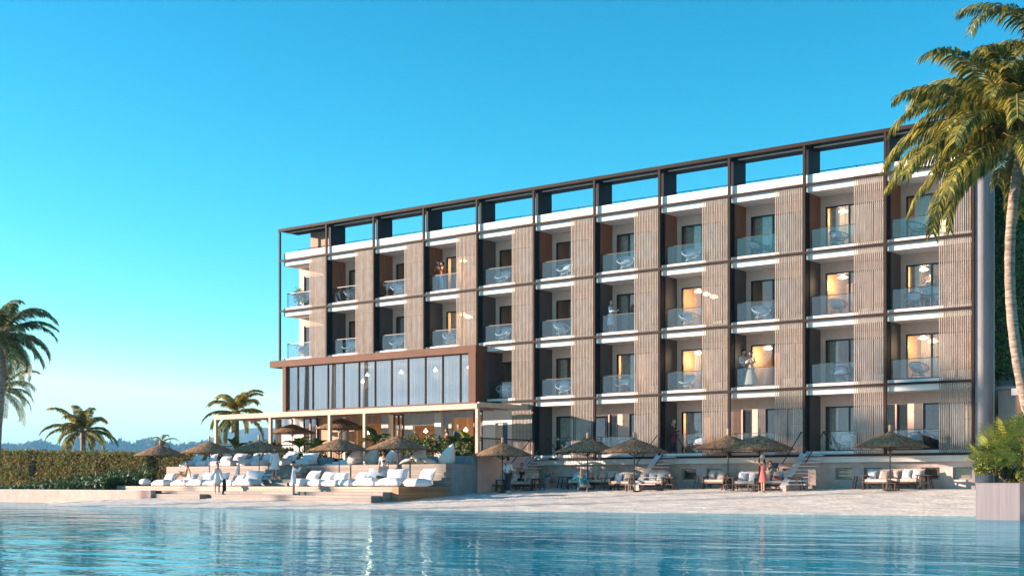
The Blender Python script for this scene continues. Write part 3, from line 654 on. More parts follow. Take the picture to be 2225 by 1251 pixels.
    def smp(rr):
        i = rr.randrange(len(prof)-1); u = rr.random(); px = prof[i][0]+(prof[i+1][0]-prof[i][0])*u; py = prof[i][1]+(prof[i+1][1]-prof[i][1])*u+5*noise.noise((px*.13, 0, 0))+3*noise.noise((px*.4, 5, 0))
        d = rr.uniform(3400, 3600); p = atD(px, py, d); return (p.x, p.y, p.z*(1-rr.random()**2.2))
    leafcloud(q, smp, 7000, 15, 1, 3); o = part('far_wood', q.mesh('far_wood', ['far'])); o['kind'] = 'stuff'
    # unseen grove and raised ground, put in to cast shade from the left
    hc = V((-60, -64, 0)); q = MB(); N = 14
    def hz(x, y): return -3+11*max(0, 1-(((x-hc.x)/24)**2+((y-hc.y)/24)**2))**.8
    for i in range(N+1):
        for j in range(N+1): x = hc.x-24+48*i/N; y = hc.y-24+48*j/N; q.v.append((x, y, hz(x, y)+.4*noise.noise((x*.2, y*.2, 0))))
    for i in range(N):
        for j in range(N): a = i*(N+1)+j; q.f.append((a, a+N+1, a+N+2, a+1)); q.mi.append(0)
    setting('shade_headland', q.mesh('shade_headland', ['hill'], True))  # mound added out of view to lift the shading pines
    for i, (sv, t, zb, zt, rr) in enumerate(((11, -86, 17.8, 19.6, 1.2), (17, -85, 21.9, 23.6, 1.4), (21, -88, 22.9, 26.3, 2.2), (24.6, -85, 23.8, 28.2, 2.4))):
        x = t*.829+sv*.559; y = t*.559-sv*.829; z = hz(x, y)-.3; shade_tree('unseen tall dark pine of the grove added on the left headland casting evening shade', (x, y, z), zb-z, zt-z, rr, 60+i)
    # planting on the terrace edge
    def tp(px, y=-4.2): p = atY(px, 1000, y); p.z = 1.72; return p
    for i, (px, h) in enumerate(((510, 1.35), (548, 1.1), (650, 1.45), (690, 1.3), (815, 1.75), (850, 1.35), (985, 1.2), (1012, 1.5))):
        where = ['beside the left pergola post', 'under the left end of the pergola', 'in front of the left terrace umbrella', 'behind the cushions, right of the left terrace umbrella', 'before the fourth pergola post', 'right of the fourth pergola post', 'in front of the couple on the terrace', 'at the right end of the terrace planting'][i]
        banana('banana plant with upright leaves '+where, tp(px), h, 70+i)
    for i, (px, rx, rz, wh) in enumerate(((470, .9, .75, 'beside the second umbrella from the left'), (530, 1., .7, 'behind the left upper cushions'), (590, .9, 1.05, 'rounded and tall, left of the terrace umbrellas'), (625, .8, .6, 'below the left terrace umbrella'), (680, 1., .8, 'behind the last of the upper cushions'),
                                    (775, .8, .55, 'beside the pale terrace steps'), (825, 1., .8, 'behind the cream bean bag'), (895, 1.3, 1.15, 'above the middle bean bags'), (935, 1.3, 1.2, 'bright and tall, left of the terrace couple'), (975, 1.1, .9, 'before the terrace couple'), (1015, .9, .8, 'at the right corner of the terrace'))):
        bush('leafy green shrub in the terrace planter, '+wh, tp(px, -4.15), rx, .4, rz, 750, .13, ['leaf1', 'leaf2', 'leaf3'], 90+i, group='shrubs in the terrace planter', wts=(5, 4, 3 if px > 880 else 1))
    # planter on the right
    c = atD(2120, 1128, 44.8); c2 = atD(2213, 1129, 44.0)
    o = thing('planter', 'large brushed metal planter box standing at the water edge on the right', 'planter', (c.x, c.y, WZ-.1))
    w = 1.43; d = 3.4
    q = MB(); q.box(0, w, 0, d, 0, 1.28); q.box(-.012, w+.012, -.012, d+.012, 1.281, 1.31); part('box', q.mesh('box', ['planter']), o)
    part('soil', bx('soil', ['hcore'], .05, w-.05, .05, d-.05, 1.311, 1.33), o)
    zt = WZ+1.2
    r = random.Random(6)
    q = MB(); 
    for i in range(3): fanpalm(q, V((.1+.45*i, .2+.5*(i % 2), .25)), 18, (1.2, 1.5, 1.85)[i], r)
    q2 = thing('fan_palm', 'spiky fan palm spreading over the planter on the right', 'plant', (c.x+.35, c.y+.4, zt)); part('fronds', q.mesh('fronds', ['pleaf', 'leaf3', 'rach']), q2)
    bush('small leaved shrub filling the front of the planter on the right', (c.x+.75, c.y+.75, zt), 1.05, .95, 1.25, 7500, .065, ['leaf2', 'pleaf', 'leaf1'], 33, wts=(4, 5, 2))
# ------------------------------------------------------------------ terrace, pergola, seating deck
def build_terrace():
    T = thing('terrace', 'raised restaurant terrace with pink stucco flank wall and metal railing', 'terrace', (0, 0, 0))
    X1 = 19.7
    part('paving', bx('paving', ['conc'], -4, X1-.02, -3.9, 1.6, 1.4, 1.6), T)
    q = MB(); q.box(X1-.25, X1, -4.5, .49, -.3, 1.78); part('flank_wall', q.mesh('flank_wall', ['pinkw']), T)
    part('flank_pier', bx('flank_pier', ['grey'], X1-.26, X1+.02, -4.75, -4.502, -.4, 1.7), T)
    q = MB(); q.box(-3.2, 9.35, -4.75, -4.6, 1.2, 1.74); q.box(12.2, X1-.27, -4.75, -4.6, 1.2, 1.72); part('planter_wall', q.mesh('planter_wall', ['grey']), T)
    q = MB(); q.box(-3.2, 9.35, -4.6, -3.92, 1.3, 1.7); q.box(12.2, X1-.27, -4.6, -3.92, 1.3, 1.68); part('planter_soil', q.mesh('planter_soil', ['hcore']), T)
    q = MB()
    for i in range(3): q.box(9.4+.25*i, 12.15, -5.4+.3*i, -5.1+.3*i if i < 2 else -3.9, 1.282, 1.39+.105*i)
    part('terrace_steps', q.mesh('terrace_steps', ['bluest']), T)
    def rail(pts, n, h0=.05):
        q = MB(); a, b = V(pts[0]), V(pts[1])
        q.bar(a+V((0, 0, .95)), b+V((0, 0, .95)), .045); q.bar(a+V((0, 0, .08)), b+V((0, 0, .08)), .03)
        for i in range(n+1): p = a.lerp(b, i/n); q.bar(p+V((0, 0, h0)), p+V((0, 0, .94)), .02)
        return q.mesh('railing', ['black'])
    part('railing', rail(((-3, -3.9, 1.6), (9.3, -3.9, 1.6)), 100), T); part('railing', rail(((12.3, -3.9, 1.6), (X1-.1, -3.9, 1.6)), 60), T)
    part('railing', rail(((X1-.1, -4.4, 1.7), (X1-.1, .3, 1.7)), 40), T); part('railing', rail(((9.35, -5.3, 1.2), (9.35, -3.9, 1.6)), 12), T)
    # pergola
    Pg = thing('pergola', 'pale timber pergola with reed canopy over the restaurant terrace', 'pergola', (-1.1, -4.5, 1.6))
    O = V((-1.1, -4.5, 1.6)); z = 2.55
    part('front_beam', bx('front_beam', ['beam'], 0, 20.85, -.1, .1, z+.02, z+.3), Pg)
    part('end_beam', bx('end_beam', ['beam'], 20.7, 20.85, .102, 4.4, z+.12, z+.38), Pg); part('end_beam', bx('end_beam', ['beam'], 0, .16, .102, 3.6, z+.04, z+.28), Pg)
    pm = bx('post', ['beam'], -.09, .09, -.09, .09, 0, z+.018)
    for x in (-1.1, 3.92, 8.88, 11.63, 19.72): part('post', pm, Pg, (x+1.1+(.1 if x < 0 else (-.0)), 0, 0))
    rf = bx('rafter', ['beam'], -.05, .05, .102, 3.6, z+.1, z+.24)
    for i in range(1, 21): part('rafter', rf, Pg, (i*1., 0, 0))
    q = MB(); n = 60
    for i in range(n+1):
        for j in range(9):
            x = .1+20.6*i/n; q.v.append((x, .1+3.5*j/8, z+.25+.02*sin(i*2.1)-.05*sin(pi*j/8)*(.5+.5*sin(i*.9))))
    for i in range(n):
        for j in range(8): a = i*9+j; q.f.append((a, a+9, a+10, a+1)); q.mi.append(0)
    part('reed_canopy', q.mesh('reed_canopy', ['reed']), Pg)
    # seating deck
    S = thing('seating_deck', 'stepped timber seating deck with wide benches in front of the terrace', 'deck', (0, -7, 0))
    q = MB(); X0 = -2.6
    q.box(X0, 19.66, 0, 2.24, -.6, 1.28); part('upper_bench', q.mesh('upper_bench', ['wood']), S)
    part('bench_cheek', bx('bench_cheek', ['grey'], 19.662, 19.7, 0.4, 2.24, -.5, 1.27), S); part('bench_cheek', bx('bench_cheek', ['wood'], 19.662, 19.7, -.02, .4, -.5, 1.28), S)
    q = MB(); q.box(X0-.1, 19.3, -3.5, -.002, -.8, .12); part('lower_bench', q.mesh('lower_bench', ['woodl']), S)
    q = MB(); q.box(19.3, 19.7, -3.56, -.022, -.9, .122); part('sunlit_end', q.mesh('sunlit_end', ['woodo']), S)  # deck end whose sunlit orange is carried by its colour
    q = MB(); q.box(2.3, 19.2, -4.15, -3.502, -.9, -.13); part('step', q.mesh('step', ['wood']), S)
    q = MB(); q.box(1.4, 6.3, -4.75, -4.152, -1., -.3); q.box(7.4, 19.1, -4.85, -4.152, -1., -.31); part('step', q.mesh('step', ['wood']), S)
    for k in range(5):
        a = 5.6+.28*k if k < 4 else 6.6; part('stair_tread', bx('stair_tread', ['wood'], a, 9.9, -1.75+.35*k, -.004 if k == 0 else -.004, .124+.19*k-.0, .124+.19*(k+1)), S) if False else part('stair_tread', bx('stair_tread', ['wood'], a, 9.9, -1.75+.35*k, -1.4+.35*k-.002 if k < 4 else -.004, .124, .31+.19*k), S)
    # low wall on the left and curved white screen
    a = atY(-260, 1046, -11.94); b = atY(327, 1046, -11.94); d = (b-a); L = d.length; ang = atan2(d.y, d.x)
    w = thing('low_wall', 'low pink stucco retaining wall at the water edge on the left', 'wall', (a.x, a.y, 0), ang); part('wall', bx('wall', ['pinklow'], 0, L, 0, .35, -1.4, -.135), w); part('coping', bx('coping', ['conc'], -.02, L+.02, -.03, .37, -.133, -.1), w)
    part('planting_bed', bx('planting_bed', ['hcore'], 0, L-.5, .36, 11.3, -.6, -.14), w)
    q = MB(); p = V((5.05, -7.25, .125)); n = 12
    pts = [(0, .12), (.3, .1), (.55, .18), (.85, .5), (1.05, .95), (1.12, 1.15)]
    vs = [(x, 0, 0) for x, z in pts]+[(x, 0, z+.14) for x, z in pts]+[(x, .12, 0) for x, z in pts]+[(x, .12, z+.14) for x, z in pts]; k = len(pts)
    fs = []
    for i in range(k-1): fs += [(i, i+1, k+i+1, k+i), (2*k+i+1, 2*k+i, 3*k+i, 3*k+i+1), (k+i, k+i+1, 3*k+i+1, 3*k+i)]
    fs += [(0, k, 3*k, 2*k), (k-1, 3*k-1, 4*k-1, 2*k-1)]
    q.add(vs, fs); o = part('screen_wall', q.mesh('screen_wall', ['white']), None, p+V((-.45, -1.3, 0))); tag(o, 'small white curved screen beside the deck stairs', 'wall')
# ------------------------------------------------------------------ umbrellas
def build_umbrellas():
    r = random.Random(5)
    U = thing('thatched_umbrella', 'x', 'umbrella', group='thatched umbrellas along the beach and deck')
    part('pole', (lambda q: (q.tube([(0, 0, 0), (0, 0, 2.62)], .03, 8), q) [1])(MB()).mesh('pole', ['pole']), U)
    q = MB(); R = 1.63; zr = 1.95; zt = 2.6
    def surf(u, a): # u 0 apex..1 rim
        return V((cos(a)*R*u, sin(a)*R*u, zt-(zt-zr)*(u**1.06)+.02*sin(pi*u)))
    K = 10; N = 32
    for i in range(K+1):
        for j in range(N): q.v.append(tuple(surf(max(.02, i/K*.97), 2*pi*j/N)+V((0, 0, -.05))))
    for i in range(K):
        for j in range(N): q.f.append((i*N+j, (i+1)*N+j, (i+1)*N+(j+1) % N, i*N+(j+1) % N)); q.mi.append(0)
    for k in range(3600):
        u = sqrt(r.random())*.97; a = r.random()*6.283; l = .16+.2*r.random(); a2 = a+r.gauss(0, .09); u2 = min(u+l/1.7, 1.0+.05*r.random())
        p0 = surf(max(.01, u), a)+V((0, 0, .003+.015*r.random())); p1 = surf(u2, a2)+V((0, 0, -.015+.03*r.random())); 
        if u2 > .98: p1.z -= .04*r.random()
        w = V((-sin(a), cos(a), 0))*(.008+.012*r.random()); q.add([p0-w, p0+w, p1+w*.6, p1-w*.6], [(0, 1, 2, 3)], r.choices((0, 1, 2), (4, 5, 3))[0])
    part('canopy', q.mesh('canopy', ['th1', 'th2', 'th3']), U)
    q = MB()
    for k in range(8): a = k*pi/4+.2; q.tube([(0, 0, 1.72), surf(.55, a)+V((0, 0, -.07))], .016, 5)
    part('ribs', q.mesh('ribs', ['teak']), U)
    q = MB(); q.lathe([(.05, 2.62), (.075, 2.68), (.05, 2.76), (.07, 2.8), (.075, 2.86), (.03, 2.92)], 8); part('finial', q.mesh('finial', ['th3'], True), U)
    part('base_plate', (lambda q: (q.box(-.28, .28, -.28, .28, 0, .05), q)[1])(MB()).mesh('base_plate', ['teak']), U)
    spots = []
    def dk(px, y, z=.125): p = atY(px, 1000, y); return V((p.x, p.y, z))
    b348 = atD(348, 1046, 83); b348.z = .1
    L = [(b348, .97, 'leftmost thatched umbrella, standing beyond the left end of the deck'), (dk(455, -7.3), 1., 'thatched umbrella second from left, behind the woman in the yellow bikini'),
         (dk(563, -7.3), 1., 'thatched umbrella on the lower deck beside the white curved screen'), (dk(737, -7.35), .99, 'thatched umbrella on the lower deck in front of the pale terrace steps'),
         (dk(865, -7.35), 1.0, 'thatched umbrella on the lower deck beside the cross legged man'), (atB(1092, 1069), .98, 'thatched umbrella above the waiter carrying a tray'),
         (atB(1277, 1063), 1., 'thatched umbrella behind the squatting woman in teal'), (atB(1378, 1067), 1., 'thatched umbrella left of the middle beach staircase'),
         (atB(1582, 1061), 1., 'thatched umbrella close to the wall, partly hidden by its right neighbour'), (atB(1650, 1066), 1., 'thatched umbrella beside the woman in the sun hat'),
         (atB(1934, 1065), 1., 'rightmost thatched umbrella, alone at the blue grey wall')]
    p = atY(635, 930, -2.2); L.append((V((p.x, p.y, 1.61)), .88, 'left umbrella on the terrace under the pergola')); p = atY(742, 930, -2.4); L.append((V((p.x, p.y, 1.61)), .96, 'right umbrella on the terrace, between two pergola posts'))
    for i, (p, s, l) in enumerate(L):
        o = U if i == 0 else dup(U, p); o.location = p; o.scale = (s,)*3; o['label'] = l; o.rotation_euler = (0, 0, i*1.3)
# ------------------------------------------------------------------ soft things
def sub(me, lv=2):
    o = bpy.data.objects.new('tmp', me); COL.objects.link(o); m = o.modifiers.new('s', 'SUBSURF'); m.levels = lv; m.render_levels = lv
    dg = bpy.context.evaluated_depsgraph_get(); r = bpy.data.meshes.new_from_object(o.evaluated_get(dg)); bpy.data.objects.remove(o)
    r.polygons.foreach_set('use_smooth', [True]*len(r.polygons)); return r
def pillow(w, h, t, m, seed=0, name='pillow'):       # upright cushion with pointed corners: width x, height z
    q = MB(); N = 8; r = random.Random(seed)
    for s in (-1, 1):
        for i in range(N+1):
            for j in range(N+1):
                u = i/N*2-1; v = j/N*2-1; b = (max(0, (1-u*u)*(1-v*v)))**.42; pin = 1-.1*(1-abs(u*v))*(abs(u)**4+abs(v)**4)*.8
                q.v.append((u*w/2*pin, s*t/2*b+.02*noise.noise((u*2+seed, v*2, s)), (v*pin+1)*h/2))
    n1 = (N+1)**2
    for s in range(2):
        for i in range(N):
            for j in range(N):
                a = s*n1+i*(N+1)+j; f = (a, a+N+1, a+N+2, a+1); q.f.append(f if s == 0 else f[::-1]); q.mi.append(0)
    return q.mesh(name, [m], True)
def puff(w, d, h, seed):            # plump floor cushion with soft pinched corners
    q = MB(); N = 8
    for sg in (0, 1):
        for i in range(N+1):
            for j in range(N+1):
                u = i/N*2-1; v = j/N*2-1; b = (max(0, (1-abs(u)**3.2)*(1-abs(v)**3.2)))**.4
                z = h*(.42+.58*b)+.035*noise.noise((u*1.8+seed, v*1.8, seed*.7)) if sg else h*.12*(1-b)
                q.v.append((u*w/2*(1+.04*abs(v)**3)+.02*noise.noise((u*2, v*2, seed+3)), v*d/2*(1+.04*abs(u)**3), max(0, z)))
    n1 = (N+1)**2
    for i in range(N):
        for j in range(N):
            a = i*(N+1)+j; f = (a, a+N+1, a+N+2, a+1); q.f.append(f[::-1]); q.f.append(tuple(n1+x for x in f)); q.mi += [0, 0]
    for i in range(N):
        for a, b in ((i*(N+1), (i+1)*(N+1)), ((i+1)*(N+1)+N, i*(N+1)+N), (i+1, i), (N*(N+1)+i, N*(N+1)+i+1)): q.f.append((a, b, n1+b, n1+a)); q.mi.append(0)
    return q.mesh('seat', ['cush'], True)
def teardrop(seed, m):
    q = MB(); N = 14; K = 12; r = random.Random(seed); hx = r.choice((-1, 1))*.0+.42
    for i in range(K+1):
        t = i/K; rad = (.46*(1-t**2.2)**.9+.012)*(.82+.18*min(1, t*6)); cx = hx*t**2.0; z = 1.02*t
        for j in range(N): a = 2*pi*j/N; q.v.append((cx+rad*cos(a)*(1+.12*noise.noise((cos(a)*2, sin(a)*2+t*3, seed))), rad*.85*sin(a), z+.05*noise.noise((cos(a)*2, sin(a)*2, seed+4))*t*(1-t)*4))
    for i in range(K):
        for j in range(N): q.f.append((i*N+j, i*N+(j+1) % N, (i+1)*N+(j+1) % N, (i+1)*N+j)); q.mi.append(0)
    q.f.append(tuple(range(N-1, -1, -1))); q.mi.append(0); q.f.append(tuple(K*N+j for j in range(N))); q.mi.append(0)
    return q.mesh('bean_bag', [m], True)
def build_soft():
    ms = [(puff(1.08, .8, .37, k*1.7), pillow(1.0, .68, .36, 'cush', k+3, 'back')) for k in range(4)]
    def put(px, y, z, i, rz, label, group, s=1.):
        p = atY(px, 1000, y); rr = random.Random(px*7.3+y); s *= rr.uniform(.92, 1.1); o = thing('bean_bag', label, 'bean bag', (p.x+rr.uniform(-.05, .05), p.y+rr.uniform(-.1, .1), z), rz+rr.uniform(-.28, .28), group); o.scale = (s, s*rr.uniform(.95, 1.08), s*rr.uniform(.9, 1.12)); part('seat', ms[i % 4][0], o); b = part('back', ms[(i+1) % 4][1], o, (.04*(i % 3), .34, .16)); b.rotation_euler = (-.62+.05*(i % 4), .05*(i % 3-1), .06*(i % 2))
    G1 = 'white lounge bags on the lower deck, left half'; 
    low = [(352, 'with the raised back, beside the square pouf'), (392, 'under the woman in the yellow bikini'), (430, 'just right of the woman in the yellow bikini'), (464, 'behind the woman with the skateboard'), (500, 'just right of the woman with the skateboard'), (533, 'left of the white curved screen pair'), (556, 'nearest the white curved screen')]
    for i, (px, w) in enumerate(low): put(px+4, -9.6 if i < 6 else -8.4, .125, i, -.15+.1*(i % 3), 'white lounge bag on lower deck '+w, G1, 1.03)
    p = atY(315, 1050, -9.5)
    q = MB(); q.box(-.35, .35, -.3, .3, 0, .42); o = part('pouf', sub(q.mesh('pouf', ['cush']), 2), None, (p.x, p.y, .1)); o.scale = (1.25, 1.25, 1.2); tag(o, 'square white pouf at the left end of the lower deck', 'pouf')
    rt = [(652, 'just right of the robed woman taking a photo'), (688, 'second right of the photographing woman'), (722, 'directly left of the umbrella pole before the steps'), (757, 'right of the umbrella pole before the steps'), (797, 'left of the cross legged man'), (848, 'right of the cross legged man'), (902, 'rightmost on the deck with the tallest back')]
    for i, (px, w) in enumerate(rt): put(px+4, -9.6, .125, i+1, -.1+.08*(i % 3), 'white lounge bag on lower deck '+w, 'white lounge bags on the lower deck, right half', 1.08 if i < 5 else 1.2)
    up = [410, 442, 470, 500, 534, 572, 612, 655]; wu = ['at the far left end', 'left of the second umbrella pole', 'right of the second umbrella pole', 'third from the second umbrella pole', 'left of the third umbrella pole', 'behind the third umbrella pole', 'behind the walking robed woman', 'rightmost, beside the terrace steps']
    for i, px in enumerate(up): put(px+3, -5.6, 1.283, i+2, -.12+.1*(i % 3), 'pale lounge bag on the upper bench '+wu[i], 'lounge bags on the upper bench', 1.0)
    td = [(770, 'cush', 'blue white bean bag nearest the terrace steps', -.0), (806, 'cream', 'cream pointed bean bag left of the standing man', 0), (852, 'cush', 'white pointed bean bag right of the standing man', .2), (908, 'cush', 'white bean bag with central peak between flat pillows', 1.4), (970, 'cream', 'cream bean bag at the right end of the upper bench', .1)]
    for i, (px, m, l, rz) in enumerate(td):
        p = atY(px, 1000, -5.9); o = part('bean_bag', teardrop(i+1, m), None, (p.x, p.y, 1.283), rz); o.scale = (1.0, 1., 1.03); tag(o, l, 'bean bag', 'tall bean bags on the upper bench')
    fl = pillow(.75, .75, .24, 'cream', 3, 'floor_pillow')
    for px, l in ((778, 'flat cream pillow lying between the first two tall bean bags'), (878, 'flat pillow lying left of the centrally peaked bean bag'), (889, 'flat pillow stacked at the foot of the centrally peaked bean bag'), (926, 'flat cream pillow right of the centrally peaked bean bag'), (944, 'small flat pillow left of the last cream bean bag')):
        p = atY(px, 1000, -6.35); o = part('floor_pillow', fl, None, (p.x, p.y-.25, 1.36 if px != 889 else 1.4), px); o.rotation_euler = (-1.35, .1*(px % 3), px*.7); o.location.z = 1.36; tag(o, l, 'pillow', 'flat pillows on the upper bench')
def build_sofas():
    def sofa(w, arms, name):
        S = thing(name, 'x', 'sofa', group='teak lounge sofas on the sand'); q = MB(); d = .78
        q.box(-w/2, w/2, 0, d, .27, .33); q.box(-w/2, w/2, d-.05, d, .33, .62)
        for x in (-w/2, w/2-.06):
            for y in (0, d-.06): q.box(x, x+.06, y, y+.06, 0, .27)
        for x in arms:
            a = x*w/2; q.box(a-.035, a+.035, -.02, d, .56, .6); q.box(a-.035, a+.035, -.02, .045, 0, .56)
        q.box(-w/2+.1, w/2-.1, .3, .35, .19, .27)
        part('frame', q.mesh('frame', ['teak']), S)
        b = MB(); b.box(-w/2+.03, w/2-.03, .02, d-.12, .335, .47); part('seat_cushion', sub(bev(b).mesh('seat_cushion', ['cushp'])), S)
        n = 2 if w < 1.3 else 3; pw = (w-.1)/n
        for i in range(n): o = part('back_cushion', pillow(pw*1.04, .5, .2, 'cushp' if (i+n) % 2 else 'cushg', i), S, (-w/2+.05+pw*(i+.5), d-.2, .44)); o.rotation_euler = (-.22, 0, .06*(i-1))
        return S
    def bev(mb):
        x0, y0, z0 = (min(p[i] for p in mb.v) for i in range(3)); x1, y1, z1 = (max(p[i] for p in mb.v) for i in range(3)); q = MB()
        xs = [x0, x0+.04, (x0+x1)/2, x1-.04, x1]; ys = [y0, y0+.04, (y0+y1)/2, y1-.04, y1]; zs = [z0, z0+.03, z1-.03, z1]
        idx = {}
        def vi(i, j, k):
            if (i, j, k) not in idx: idx[(i, j, k)] = len(q.v); q.v.append((xs[i], ys[j], zs[k]))
            return idx[(i, j, k)]
        for i in range(4):
            for j in range(4):
                q.f.append((vi(i, j, 0), vi(i, j+1, 0), vi(i+1, j+1, 0), vi(i+1, j, 0))); q.f.append((vi(i, j, 3), vi(i+1, j, 3), vi(i+1, j+1, 3), vi(i, j+1, 3)))
        for i in range(4):
            for k in range(3):
                q.f.append((vi(i, 0, k), vi(i+1, 0, k), vi(i+1, 0, k+1), vi(i, 0, k+1))); q.f.append((vi(i, 4, k), vi(i, 4, k+1), vi(i+1, 4, k+1), vi(i+1, 4, k)))
        for j in range(4):
            for k in range(3):
                q.f.append((vi(0, j, k), vi(0, j, k+1), vi(0, j+1, k+1), vi(0, j+1, k))); q.f.append((vi(4, j, k), vi(4, j+1, k), vi(4, j+1, k+1), vi(4, j, k+1)))
        q.mi = [0]*len(q.f); return q
    A = sofa(1.15, (-1, 1), 'armchair'); A['category'] = 'armchair'; A['group'] = 'short teak seats on the sand'; B = sofa(1.62, (1,), 'sofa')
    def table():
        T = thing('side_table', 'x', 'side table', group='trestle side tables with wire baskets'); q = MB(); q.box(-.34, .34, -.2, .2, .58, .62); part('table_top', q.mesh('table_top', ['teak']), T)
        for x0, x1 in ((-.24, -.36), (.24, .3)):
            for y in (-.15, .15): q = MB(); q.bar((x0, y, .58), (x1, y*1.2, 0), .045); part('leg', q.mesh('leg', ['teak']), T)
        q = MB(); q.box(-.3, .28, -.16, .16, .25, .28); part('shelf', q.mesh('shelf', ['teak']), T); return T
    TT = table()
    bq = MB()
    for k in range(14): a = k*2*pi/14; bq.tube([(cos(a)*.17, sin(a)*.17, 0), (cos(a)*.19, sin(a)*.19, .12), (cos(a)*.13, sin(a)*.13, .26)], .006, 4)
    for z, rr in ((0, .17), (.12, .19), (.26, .13)): bq.tube([(cos(i*.45)*rr, sin(i*.45)*rr, z) for i in range(14)], .008, 4, closed=True)
    bq.tube([(.13, 0, .26), (.1, 0, .4), (-.1, 0, .4), (-.13, 0, .26)], .008, 4)
    LT = part('wire_lantern', bq.mesh('wire_lantern', ['wire'])); tag(LT, 'x', 'lantern', 'black wire lanterns beside the sofas')
    q = MB(); CT = thing('coffee_table', 'x', 'coffee table', group='low teak coffee tables'); q.box(-.3, .3, -.25, .25, .3, .34); part('table_top', q.mesh('table_top', ['teak']), CT)
    lg = bx('leg', ['teak'], -.025, .025, -.025, .025, 0, .3)
    for x in (-.27, .27):
        for y in (-.22, .22): part('leg', lg, CT, (x, y, 0))
    groups = [('by the pink terrace wall with the waiter', 1060, 1129, 1036, 1159, 1092, 1066, 0), ('behind the squatting woman in teal', 1253, 1300, 1220, None, None, 1062, 0), ('left of the middle beach staircase', 1345, 1408, 1313, 1447, 1375, 1065, 0),
              ('near the wall left of the woman in the sun hat', 1549, None, 1518, None, None, 1062, 0), ('beside the woman in the sun hat', 1616, 1680, 1580, 1722, 1642, 1066, 0), ('under the rightmost umbrella', 1901, 1962, 1865, 2002, 1936, 1063, 0)]
    first = {'a': 1, 'b': 1, 't': 1, 'l': 1, 'c': 1}
    def place(k, src, p, rz, lab):
        if first[k]: first[k] = 0; o = src; o.location = p; o.rotation_euler = (0, 0, rz)
        else: o = dup(src, p, rz)
        o['label'] = lab; return o
    pl = [pillow(.42, .42, .16, m, i+5, 'throw_pillow') for i, m in enumerate(('cushp', 'cushg', 'cush', 'cushp'))]; k = 0
    for w, a, b, t1, t2, c, yb, rz in groups:
        if a: p = atB(a, yb); place('a', A, p, .0, 'short teak blush seat '+w)
        if b: p2 = atB(b, yb-1); place('b', B, p2, 0, 'long teak sofa '+w)
        for j, t in enumerate((t1, t2)):
            if t: 
                q = atB(t, yb); q.y += .3; q.z = bz(q.x, q.y)+.01; place('t', TT, q, 0 if j == 0 else pi, ('left' if j == 0 else 'right')+' trestle side table '+w)
                l = q+V((.15 if j == 0 else -.45, -.32, .0)); place('l', LT, l, 0, ('left' if j == 0 else 'right')+' black wire lantern '+w)
        if c: q = atB(c, yb+2); q.z += .01; place('c', CT, q, 0, 'low dark teak coffee table '+w)
        for base, lst in ((p if a else None, (-.3, .25)), (p2 if b else None, (-.55, .0, .5))):
            if base is None or (b is None and base is not p): continue
            for i, dx in enumerate(lst):
                o = part('throw_pillow', pl[k % 4], None, base+V((dx, .33+.03*(k % 2), .47)), 0); o.rotation_euler = (-.35, .12*((k % 3)-1), .2*((k % 3)-1)); k += 1
                tag(o, ('left', 'right')[i]+' pillow on short seat '+w if len(lst) == 2 else ('left', 'middle', 'right')[i]+' pillow on long sofa '+w, 'pillow', 'throw pillows on the beach sofas')
